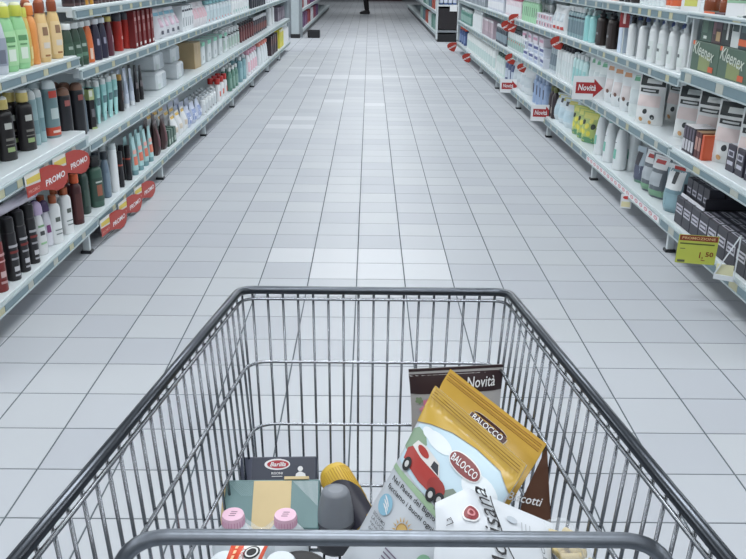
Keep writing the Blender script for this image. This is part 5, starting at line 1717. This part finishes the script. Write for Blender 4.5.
def tilted_box(name, label, cat, TL, TR, BL, depth, body, bev=0.002):
    """upright or leaning carton spanned by three corners of its front face; returns (root, face function)"""
    TL, TR, BL = Vector(TL), Vector(TR), Vector(BL)
    u = (TR - TL)
    w = u.length
    ux = u.normalized()
    v = BL - TL
    v = v - ux * v.dot(ux)
    h = v.length
    uz = -v.normalized()
    n = ux.cross(uz)           # towards the viewer is -local y
    base = TL + v + ux * w / 2
    root = thing(name, label, cat, base, 0)
    M = Matrix((ux, -n if False else uz.cross(ux), uz)).transposed()
    root.rotation_euler = M.to_euler()
    g = G()
    g.box(-w / 2, w / 2, 0, depth, 0, h, body, bev)
    link('body', g, root)
    return root, w, h


def groceries():
    # --- boxes on the left
    navy = mat((44, 50, 68), 0.4)
    r, w, h = tilted_box('pasta_box', 'navy blue pasta box with red oval logo leaning at trolley front', 'box', at_y(240.5, 457, 1.075), at_y(317, 456, 1.08), at_y(240.5, 500, 1.03), 0.03, navy)
    f = lambda x, z, o: (x, -o, z)
    g = G(); n = 24
    g.add([f(-0.002 + 0.0195 * math.cos(2 * PI * q / n), h - 0.012 + 0.0085 * math.sin(2 * PI * q / n), 0.0006) for q in range(n)], [tuple(range(n))], INKW)
    link('logo_border', g, r)
    g = G()
    g.add([f(-0.001 + 0.0165 * math.cos(2 * PI * q / n), h - 0.012 + 0.0062 * math.sin(2 * PI * q / n), 0.0010) for q in range(n)], [tuple(range(n))], mat((170, 40, 52), 0.45))
    link('logo_oval', g, r)
    g = G(); text_on(g, 'Barilla', lambda x, y: f(x, y, 0.0016), 0.024, 0.0068, INKW, 0.3, 0.02, 0, -0.001, h - 0.012); link('lettering', g, r)
    g = G(); text_on(g, 'RISONI', lambda x, y: f(x, y, 0.0012), 0.017, 0.0036, INKW, 0, 0.01, 0, -0.002, h - 0.0255); link('lettering', g, r)
    link('printed_line', G().box(-0.01, 0.006, -0.001, -0.0004, h - 0.0305, h - 0.0297, INKW), r)
    g = G(); n = 14
    g.add([f(0.033 + 0.004 * math.cos(2 * PI * q / n), h - 0.019 + 0.004 * math.sin(2 * PI * q / n), 0.0008) for q in range(n)], [tuple(range(n))], INKW)
    g.add([f(x, z, 0.0008) for x, z in ((0.025, h - 0.034), (0.042, h - 0.034), (0.0405, h - 0.0265), (0.035, h - 0.0235), (0.031, h - 0.0235), (0.0265, h - 0.0265))], [tuple(range(6))], INKW)
    link('cook_figure', g, r)
    link('side_strip', G().box(-w / 2 + 0.0005, -w / 2 + 0.018, -0.0008, -0.0002, 0.001, h - 0.001, mat((56, 62, 82), 0.4)), r)
    teal = mat((104, 134, 136), 0.45)
    r, w, h = tilted_box('biscuit_box', 'teal and beige patterned box before the navy pasta box', 'box', at_y(226, 480, 0.985), at_y(320, 479, 0.985), at_y(226, 530, 0.93), 0.035, teal)
    beige = mat((206, 184, 138), 0.5)
    hatch = mat((150, 176, 178), 0.45)
    link('beige_panel', G().box(-w / 2 + w * 0.30, -w / 2 + w * 0.70, -0.0008, 0, 0.0005, h - 0.002, beige), r)
    link('beige_flap', G().box(-w / 2 + w * 0.62, -w / 2 + w * 0.88, -0.001, 0.012, h, h + 0.004, beige), r)
    link('beige_side', G().box(-w / 2 - 0.003, -w / 2, 0.0, 0.03, 0.0, h - 0.006, beige), r)
    g = G()
    for i in range(14):
        x = 0.004 + i * 0.0025
        a, b = -w / 2 + x, -w / 2 + min(x + 0.02, w * 0.29)
        g.add([(a, -0.0006, h - 0.003), (a + 0.0007, -0.0006, h - 0.003), (b + 0.0007, -0.0006, h - 0.003 - (b - a)), (b, -0.0006, h - 0.003 - (b - a))], [(0, 1, 2, 3)], hatch)
    for i in range(22):
        a = w / 2 - w * 0.28 + i * 0.0016
        zb = h - 0.004 - i * 0.0016
        g.add([(a, -0.0006, zb), (a + 0.0007, -0.0006, zb), (a + 0.0007, -0.0006, h - 0.003), (a, -0.0006, h - 0.003)], [(0, 1, 2, 3)], mat((190, 202, 206), 0.45))
    link('printed_hatching', g, r)['kind'] = 'stuff'
    # --- twin drink bottles in film
    P1, P2 = at_y(233, 514, 0.875), at_y(285.5, 515.5, 0.875)
    P2.z = P1.z
    t = thing('drink_multipack', 'two white drink bottles with pink caps wrapped in clear film', 'drink', ((P1.x + P2.x) / 2, P1.y, floor_z(P1.y) + 0.006))
    O = t.location
    H = P1.z - O.z
    pink = mat((220, 182, 201), 0.45)
    pinkd = mat((206, 152, 180), 0.45)
    white = mat((208, 216, 222), 0.3)
    for dy in (0.0, -0.066):
        for P in (P1, P2):
            c = (P.x - O.x, dy, 0)
            hh = H if dy == 0 else H - 0.016
            g = G()
            g.lathe([(0.8, 0), (0.98, 0.006), (1, 0.02), (1, hh * 0.55), (0.9, hh * 0.68), (0.6, hh * 0.80), (0.5, hh - 0.014)], white, 20, 0.029, 0.029, loc=c)
            b = link('bottle_body', g, t)
            if dy == 0:
                g = G()
                g.lathe([(1.0, hh - 0.016), (1.02, hh - 0.014), (1.02, hh - 0.003), (0.97, hh), ], pink, 24, 0.0142, 0.0142, loc=c)
                for q in range(24):
                    a = 2 * PI * q / 24
                    g.box(c[0] + 0.0144 * math.cos(a) - 0.0005, c[0] + 0.0144 * math.cos(a) + 0.0005, c[1] + 0.0144 * math.sin(a) - 0.0005, c[1] + 0.0144 * math.sin(a) + 0.0005, hh - 0.014, hh - 0.004, pinkd)
                link('cap', g, t)
                g = G()
                for q in range(3):
                    g.box(c[0] - 0.005 + 0.001 * q, c[0] + 0.003 + 0.001 * q, c[1] - 0.004 + 0.004 * q, c[1] - 0.003 + 0.004 * q, hh, hh + 0.0004, mat((120, 96, 110), 0.5))
                link('printed_lines', g, t)
            else:
                link('lid_disc', G().lathe([(0.9, hh - 0.014), (1, hh - 0.012), (1, hh - 0.004), (0.9, hh - 0.001)], mat((212, 220, 226), 0.35), 20, 0.0185, 0.0185, loc=c), t)
    film = mat((214, 222, 228), 0.15, 0, 0.02, 30, 0, 0.32)
    g = G()
    x0, x1 = P1.x - O.x, P2.x - O.x
    nu, nv = 14, 10
    vs = []
    for j in range(nv + 1):
        for i in range(nu + 1):
            a = i / nu
            x = x0 + 0.012 + (x1 - x0 - 0.024) * a
            y = 0.012 - 0.05 * j / nv
            z = H - 0.014 - 0.014 * math.sin(PI * a) - 0.035 * (j / nv) ** 2 + 0.0015 * math.sin(9 * a + 5 * j)
            vs.append((x, y, z))
    g.add(vs, [(j * (nu + 1) + i, j * (nu + 1) + i + 1, (j + 1) * (nu + 1) + i + 1, (j + 1) * (nu + 1) + i) for j in range(nv) for i in range(nu)], film, True)
    link('film', g, t)
    # --- red snack packet lying on the bottles
    snack = Bag('snack_packet', 'orange red snack packet with white label lying by the drinks', 'packet', at_y(233, 541, 0.80), at_y(270, 541, 0.80), at_y(212, 590, 0.745), 0.012, mat((206, 76, 48), 0.35), 0.08, 0.1, 4)
    snack.rect('white_label', 0.38, 0.92, 0.10, 0.96, mat((222, 222, 222), 0.4), 1)
    snack.ell('black_disc', 0.68, 0.30, 0.0095, 0.0095, INK, 3)
    snack.ell('light_ring', 0.68, 0.30, 0.0075, 0.0075, mat((206, 206, 206), 0.5), 4, inner=0.75)
    snack.text('SPORT', 0.47, 0.42, 0.028, 0.006, mat((150, 60, 60), 0.5), 4, PI / 2)
    for k in range(5):
        snack.rect('printed_line', 0.16, 0.24, 0.12 + k * 0.12, 0.20 + k * 0.12, mat((230, 190, 150), 0.5), 2, 3)
    # --- grey bottle
    Pt = at_y(335.5, 489, 0.945)
    fz = floor_z(0.945) + 0.005
    t = thing('deodorant_bottle', 'charcoal deodorant bottle with grey tapered cap standing in trolley', 'bottle', (Pt.x, Pt.y, fz))
    hh = Pt.z - fz
    gm = mat((124, 129, 137), 0.45)
    g = G()
    g.lathe([(0.86, 0), (0.98, 0.004), (1, 0.012), (1, hh * 0.35), (0.97, hh * 0.42), (0.9, hh * 0.46)], mat((52, 53, 60), 0.4), 24, 0.027, 0.022)
    link('body', g, t)
    g = G()
    g.lathe([(1.0, hh * 0.45), (1.03, hh * 0.5), (1.0, hh * 0.66), (0.88, hh * 0.84), (0.78, hh * 0.95), (0.7, hh * 0.985), (0.4, hh)], gm, 28, 0.0245, 0.0215)
    link('cap', g, t)
    link('cap_ring', G().lathe([(1.0, hh * 0.43), (1.04, hh * 0.44), (1.04, hh * 0.48), (1.0, hh * 0.49)], mat((64, 66, 74), 0.35), 28, 0.0252, 0.022, cap0=False, cap1=False), t)
    # --- yellow ribbed roll with navy sleeve
    A, B = at_y(334, 474, 1.035), at_y(368, 533, 0.945)
    ax = (B - A).normalized()
    t = thing('yellow_canister', 'yellow ribbed canister with dark navy sleeve lying at trolley front', 'canister', (A + B) / 2)
    R0 = 0.0235
    O = (A + B) / 2
    ym = mat((206, 172, 62), 0.45)
    g = G()
    L = (B - A).length
    pts, rs = [], []
    for z, rr in ((-0.012, 0.25), (-0.0105, 0.55), (-0.006, 0.82), (0.0, 0.95), (0.008, 1.0), (0.03, 1.0), (L * 0.5, 1.0), (L * 0.9, 1.0), (L, 0.9)):
        pts.append(A + ax * z - O); rs.append(R0 * rr)
    g.tube(pts, rs, ym, 28)
    link('body', g, t)
    u = ax.cross(Vector((0, 0, 1))).normalized()
    v = u.cross(ax)
    if v.dot(Vector((0, 0, CAM_H)) - A) < 0:
        v = -v
    g = G()
    for q in range(36):
        a = 2 * PI * q / 36
        d = (u * math.cos(a) + v * math.sin(a)) * R0
        g.tube([A + ax * 0.004 + d * 0.985 - O, A + ax * 0.022 + d * 1.0 - O, A + ax * 0.06 + d - O], 0.0008, mat((188, 150, 48), 0.5), 5)
    link('ribs', g, t)
    g = G()
    # navy sleeve with a slanted, curved front edge
    vs, fs = [], []
    n, mrows = 30, 8
    for j in range(mrows + 1):
        for i in range(n + 1):
            a = -0.5 * PI + (1.25 * PI) * i / n - 0.1
            d = u * math.cos(a) + v * math.sin(a)
            st = 0.024 + 0.026 * (1 - math.sin(PI * i / n)) ** 1.5
            z = st + (L * 0.98 - st) * j / mrows
            vs.append(A + ax * z + d * (R0 + 0.0014) - O)
    fs = [(j * (n + 1) + i, j * (n + 1) + i + 1, (j + 1) * (n + 1) + i + 1, (j + 1) * (n + 1) + i) for j in range(mrows) for i in range(n)]
    g.add(vs, fs, mat((40, 40, 52), 0.4), True)
    link('sleeve', g, t)
    # --- jar with a black lid
    J = at_y(299, 569, 0.80)
    fz = floor_z(0.80) + 0.006
    t = thing('coffee_jar', 'glass jar with wide matt black lid at trolley rear', 'jar', (J.x, J.y, fz))
    hh = at_y(299, 551, J.y + 0.035).z - fz
    g = G()
    g.lathe([(0.85, 0), (0.98, 0.005), (1, 0.02), (1, hh * 0.6), (0.9, hh * 0.72), (0.86, hh * 0.76)], mat((70, 52, 44), 0.15), 28, 0.036, 0.036)
    link('glass', g, t)
    g = G()
    g.lathe([(1.0, hh * 0.76), (1.02, hh * 0.78), (1.02, hh * 0.97), (0.98, hh), (0.9, hh - 0.001)], mat((30, 30, 34), 0.55), 32, 0.0365, 0.0365)
    link('lid', g, t)
    # --- printed packet between jar and big bag
    pk = Bag('cereal_packet', 'yellow and white printed packet beside the large biscuit bag', 'packet', at_y(356, 538, 0.86), at_y(372, 546, 0.85), at_y(336, 590, 0.79), 0.012, mat((214, 212, 206), 0.4), 0.06, 0.08, 9)
    pk.rect('yellow_corner', 0.5, 1.0, 0.02, 0.3, mat((206, 176, 80), 0.4), 1, 5)
    pk.ell('dark_oval', 0.4, 0.35, 0.011, 0.006, mat((46, 50, 70), 0.4), 2, 0.9)
    pk.ell('pale_ring', 0.4, 0.35, 0.009, 0.0045, mat((206, 204, 200), 0.4), 3, 0.9, inner=0.6)
    # --- brown bag at the front wall
    NB = Bag('biscuit_bag', 'brown topped biscuit bag reading Novità standing against trolley front', 'bag', at_y(408.5, 369, 1.092), at_y(503, 364, 1.096), at_y(410, 474, 1.075), 0.02, mat((168, 166, 166), 0.4), 0.06, 0.05, 21)
    dk = mat((50, 34, 38), 0.4)
    NB.rect('brown_top', 0.0, 1.0, 0.0, 0.225, dk, 1.2, 14)
    NB.text('Novità', 0.765, 0.135, 0.043, 0.0165, INKW, 4, 0.03, 0.18, 0.008)
    for i, (u, v, c) in enumerate(((0.17, 0.30, (206, 120, 150)), (0.23, 0.34, (196, 110, 140)), (0.13, 0.36, (210, 140, 160)), (0.28, 0.30, (214, 190, 120)), (0.09, 0.28, (120, 140, 110)))):
        for k in range(5):
            a = 2 * PI * k / 5 + i
            NB.ell('flower_petal', u + 0.024 * math.cos(a), v + 0.016 * math.sin(a), 0.0032, 0.0024, mat(c, 0.5), 2 + 0.1 * k, -a, 8)
    for u, v, rr in ((0.42, 0.42, 0.02), (0.14, 0.52, 0.013), (0.8, 0.40, 0.015)):
        NB.ell('white_disc', u, v, rr, rr, INKW, 2)
        NB.ell('dark_ring', u, v, rr * 0.86, rr * 0.86, mat((90, 88, 92), 0.5), 3, inner=0.88)
        NB.ell('dark_ring', u, v, rr * 0.6, rr * 0.6, mat((110, 108, 112), 0.5), 3, inner=0.85)
    NB.rect('white_label', 0.5, 0.86, 0.30, 0.43, INKW, 2)
    NB.text('BISCOCO', 0.68, 0.36, 0.044, 0.009, INK, 4, 0, 0, 0.01)
    # --- rear yellow bag
    ym2 = mat((186, 148, 56), 0.33, 0, 0.08, 40)
    YBg = Bag('biscuit_bag', 'rear yellow biscuit bag with dark plaque, behind the white one', 'bag', at_y(450.5, 369, 0.985), at_y(546.5, 444, 0.87), at_y(366, 515, 0.89), 0.03, ym2, 0.12, 0.06, 31)
    seam = mat((140, 84, 36), 0.5)
    for v in (0.02, 0.034, 0.048, 0.062):
        YBg.rect('crimp_line', 0.02, 0.98, v, v + 0.003, seam, 2.6, 12)
    YBg.ell('dark_plaque', 0.54, 0.135, 0.031, 0.0095, mat((206, 196, 180), 0.4), 2, 0.0, 28, sq=3)
    YBg.ell('plaque_field', 0.54, 0.135, 0.030, 0.0087, mat((66, 32, 34), 0.4), 3, 0.0, 28, sq=3)
    YBg.text('BALOCCO', 0.54, 0.135, 0.050, 0.0075, INKW, 5.5, 0, 0, 0.004)
    # its brown side gusset with lettering
    Q = [at_y(547, 446, 0.869), at_y(551, 523, 0.83), at_y(520, 512, 0.83), at_y(523, 497, 0.838)]
    g = G()
    c0 = sum(Q, Vector()) / 4
    bk = [p - pix_ray(535, 480).normalized() * -0.012 for p in Q]
    g.add([p - YBg.off0 for p in Q] + [p - YBg.off0 for p in bk], [(0, 3, 2, 1), (4, 5, 6, 7), (0, 1, 5, 4), (1, 2, 6, 5), (2, 3, 7, 6), (3, 0, 4, 7)], mat((84, 54, 38), 0.35))
    link('side_gusset', g, YBg.root)
    gu = (Q[1] - Q[2]).normalized()
    gn = (Q[0] - Q[1]).cross(Q[2] - Q[1]).normalized()
    if gn.dot(Vector((0, 0, CAM_H)) - c0) < 0:
        gn = -gn
    gv = gn.cross(gu)
    cc = at_y(536, 503, 0.83)
    cc = cc - gn * (cc - Q[1]).dot(gn)
    g = G()
    text_on(g, 'Biscotti', lambda x, y: cc + gu * x + gv * y + gn * 0.002 - YBg.off0, 0.045, 0.0105, INKW, 0.2, 0.01, 0.12, -0.012, 0)
    link('lettering', g, YBg.root)
    # --- front bag with the red van
    W = mat((192, 198, 205), 0.33, 0, 0.03, 20)
    FB = Bag('biscuit_bag', 'large white biscuit bag with yellow top and red van picture', 'bag', at_y(436, 386, 0.93), at_y(527, 465, 0.825), at_y(338, 562, 0.83), 0.045, W, 0.085, 0.05, 41, 22, 30)
    yt = mat((190, 156, 66), 0.33, 0, 0.07, 40)
    FB.poly('yellow_top', [(0.0, 0.0), (1.0, 0.0), (1.0, 0.16), (0.85, 0.105), (0.6, 0.10), (0.35, 0.12), (0.15, 0.16), (0.0, 0.20)], yt, 2.6, 9)
    for v in (0.012, 0.026, 0.040, 0.054):
        FB.rect('crimp_line', 0.02, 0.98, v, v + 0.003, mat((150, 110, 46), 0.5), 4.2, 12)
    FB.poly('sky_field', [(0.04, 0.20), (0.15, 0.165), (0.35, 0.125), (0.6, 0.105), (0.85, 0.11), (0.99, 0.165), (0.99, 0.40), (0.7, 0.42), (0.4, 0.43), (0.04, 0.40)], mat((186, 208, 220), 0.4), 1.2, 8)
    FB.poly('tree_print', [(0.0, 0.24), (0.06, 0.21), (0.16, 0.215), (0.22, 0.25), (0.18, 0.30), (0.08, 0.34), (0.0, 0.33)], mat((128, 152, 128), 0.45), 1.8, 4)
    for u, v, a, b in ((0.30, 0.20, 0.022, 0.009), (0.80, 0.24, 0.026, 0.016), (0.92, 0.33, 0.014, 0.018), (0.18, 0.20, 0.012, 0.006)):
        FB.ell('cloud_print', u, v, a, b, mat((220, 227, 232), 0.4), 2.0)
    FB.poly('bush_print', [(0.55, 0.36), (0.62, 0.315), (0.76, 0.325), (0.86, 0.37), (0.86, 0.44), (0.56, 0.45)], mat((118, 132, 120), 0.45), 2.2, 4)
    FB.poly('grass_print', [(0.02, 0.425), (0.25, 0.43), (0.5, 0.45), (0.62, 0.44), (0.62, 0.475), (0.3, 0.46), (0.02, 0.45)], mat((150, 178, 146), 0.45), 1.9, 4)
    red = mat((158, 48, 42), 0.4)
    crm = mat((206, 204, 202), 0.4)

    def VU(u, v):
        return (0.065 + (u - 0.10) * 0.86, 0.345 + (v - 0.36) * 0.85)
    FB.poly('van_body', [VU(*q) for q in ((0.10, 0.335), (0.16, 0.30), (0.30, 0.31), (0.58, 0.335), (0.66, 0.36), (0.70, 0.395), (0.70, 0.435), (0.40, 0.43), (0.12, 0.395))], red, 3, 4)
    FB.poly('van_roof', [VU(*q) for q in ((0.14, 0.305), (0.17, 0.262), (0.30, 0.255), (0.50, 0.275), (0.58, 0.335), (0.30, 0.325))], crm, 3.4, 4)
    FB.poly('van_window', [VU(*q) for q in ((0.44, 0.285), (0.50, 0.285), (0.555, 0.33), (0.44, 0.322))], mat((56, 58, 64), 0.3), 4.0, 2)
    FB.ell('van_badge', *VU(0.29, 0.288), 0.011, 0.0045, red, 4.2, -0.12)
    FB.ell('van_wing', *VU(0.60, 0.385), 0.014, 0.010, mat((140, 40, 36), 0.4), 3.6)
    for u, v in ((0.20, 0.405), (0.59, 0.435), (0.69, 0.425)):
        FB.ell('van_wheel', *VU(u, v), 0.0072, 0.0085, INK, 4.4)
        FB.ell('wheel_hub', *VU(u, v), 0.0034, 0.004, mat((190, 190, 190), 0.4), 5.0)
    FB.ell('logo_border', 0.60, 0.20, 0.0252, 0.0118, INKW, 4.0, 0.0, 28, sq=2.3)
    FB.ell('logo_oval', 0.60, 0.20, 0.0236, 0.0102, mat((120, 34, 36), 0.4), 4.8, 0.0, 28, sq=2.3)
    FB.text('BALOCCO', 0.60, 0.20, 0.0405, 0.0092, INKW, 6.2, 0, 0, 0.012)
    FB.text('Nel Paese del Bigno', 0.36, 0.485, 0.53 * FB.w, 0.0078, INK, 4, 0.0, 0, 0.014)
    FB.text('facciamo i buoni ogni', 0.37, 0.527, 0.56 * FB.w, 0.0078, INK, 4, 0.0, 0, 0.014)
    FB.ell('blue_disc', 0.16, 0.605, 0.0125, 0.0125, mat((134, 178, 200), 0.45), 3)
    for k in range(3):
        FB.ell('white_swirl', 0.16 + 0.012 * k, 0.588 + 0.017 * k, 0.008, 0.0024, INKW, 4, -0.5, 14, inner=0.3, arc=(0.2, PI))
    for k in range(16):
        a = 2 * PI * k / 16
        c, s = math.cos(a), math.sin(a)
        u0, v0 = 0.42, 0.635
        q = [(u0 + (0.0105 * c - 0.0010 * s) / FB.w, v0 + (0.0105 * s + 0.0010 * c) / FB.h), (u0 + 0.016 * c / FB.w, v0 + 0.016 * s / FB.h), (u0 + (0.0105 * c + 0.0010 * s) / FB.w, v0 + (0.0105 * s - 0.0010 * c) / FB.h)]
        FB.poly('sun_ray', q, mat((196, 158, 84), 0.45), 3, 1)
    FB.ell('sun_disc', 0.42, 0.635, 0.0088, 0.0088, mat((204, 172, 104), 0.45), 3.4)
    FB.ell('sun_ring', 0.42, 0.635, 0.0088, 0.0088, mat((170, 130, 66), 0.45), 4, inner=0.86)
    for k, s_ in enumerate(('SEGUIAMO', 'LA LUCE', 'Ingredienti', 'del cuore')):
        FB.text(s_, 0.17 + 0.01 * k, 0.675 + 0.022 * k, 0.026, 0.0040, mat((80, 84, 90), 0.5), 3, 0, 0, 0.004)
    FB.ell('green_disc', 0.72, 0.68, 0.012, 0.013, mat((128, 172, 142), 0.45), 3)
    for k in range(4):
        FB.rect('printed_line', 0.36, 0.62 - 0.05 * (k % 2), 0.745 + 0.020 * k, 0.752 + 0.020 * k, mat((110, 100, 120), 0.5), 3, 4)
    # --- white pasta bag
    MW = mat((196, 201, 207), 0.35, 0, 0.03, 20)
    MB = Bag('pasta_bag', 'white pasta bag with black script and red seal, frontmost', 'bag', at_y(435, 503, 0.75), at_y(553, 524, 0.735), at_y(427, 595, 0.65), 0.03, MW, 0.03, 0.10, 51, 22, 22, (0.27, 0.25))
    MB.ell('seal_border', 0.285, 0.30, 0.0100, 0.0092, INKW, 2.6, 0.1)
    MB.ell('red_seal', 0.285, 0.30, 0.0084, 0.0077, mat((126, 34, 42), 0.4), 3.4)
    MB.ell('seal_mark', 0.285, 0.30, 0.0046, 0.0042, mat((190, 120, 124), 0.4), 4.2, inner=0.55)
    MB.text('Molisana', 0.47, 0.40, 0.098, 0.0185, INK, 4, math.radians(109), 0.35, 0.0)
    MB.text('La', 0.10, 0.33, 0.010, 0.007, mat((60, 60, 66), 0.5), 4, math.radians(109), 0.35, 0.0)
    MB.text('RIGATONI', 0.93, 0.5, 0.05, 0.0045, mat((90, 94, 100), 0.5), 4, math.radians(106), 0, 0.0)
    for k in range(3):
        MB.rect('printed_line', 0.72 + 0.035 * k, 0.727 + 0.035 * k, 0.20, 0.42 - 0.05 * k, mat((150, 154, 160), 0.5), 3, 4)
    MB.ell('pale_stamp', 0.64, 0.22, 0.006, 0.0045, mat((170, 178, 186), 0.45), 3)
    g = G()
    pts = [MB.S(0.46 + 0.06 * (k / 12) + 0.16 * (k / 12) ** 2, 0.02 + 0.055 * k, 0.004) for k in range(13)]
    g.tube([p for p in pts], 0.0006, INK, 5)
    MB.part('printed_line', g)
    # pasta showing in the clear side of the bag
    e0, e1 = at_y(560, 527, 0.725), at_y(585, 575, 0.67)
    past = mat((206, 186, 134), 0.5)
    g = G()
    rnd = random.Random(3)
    side = Vector((1, 0, 0))
    for k in range(34):
        a, b = rnd.random(), rnd.random()
        p = e0.lerp(e1, a) + Vector((0.022 * b - 0.006, 0.0, -0.010 * b - 0.012 * rnd.random()))
        d = Vector((rnd.uniform(-1, 1), rnd.uniform(-1, 1), rnd.uniform(-0.4, 0.4))).normalized()
        q = d.cross(Vector((0, 0, 1))).normalized()
        g.tube([p - d * 0.011, p - d * 0.004 + q * 0.001, p + d * 0.004 + q * 0.001, p + d * 0.011], [0.0048, 0.0052, 0.0052, 0.0048], past, 8)
    o = MB.part('pasta', g, 'cream coloured pasta tubes behind clear film')
    o['kind'] = 'stuff'
    g = G()
    vs = []
    for j in range(9):
        for i in range(7):
            p = e0.lerp(e1, j / 8.0 * 1.15 - 0.08) + Vector((0.042 * (i / 6) - 0.016, 0, 0.012 * math.sin(PI * i / 6) - 0.014 * (i / 6) + 0.002))
            vs.append(p)
    g.add(vs, [(j * 7 + i, j * 7 + i + 1, (j + 1) * 7 + i + 1, (j + 1) * 7 + i) for j in range(8) for i in range(6)], mat((216, 222, 226), 0.12, 0, 0, 30, 0, 0.22), True)
    MB.part('film', g)


groceries()
print('PLACED', PLACED, 'OBJECTS', len(C.objects))
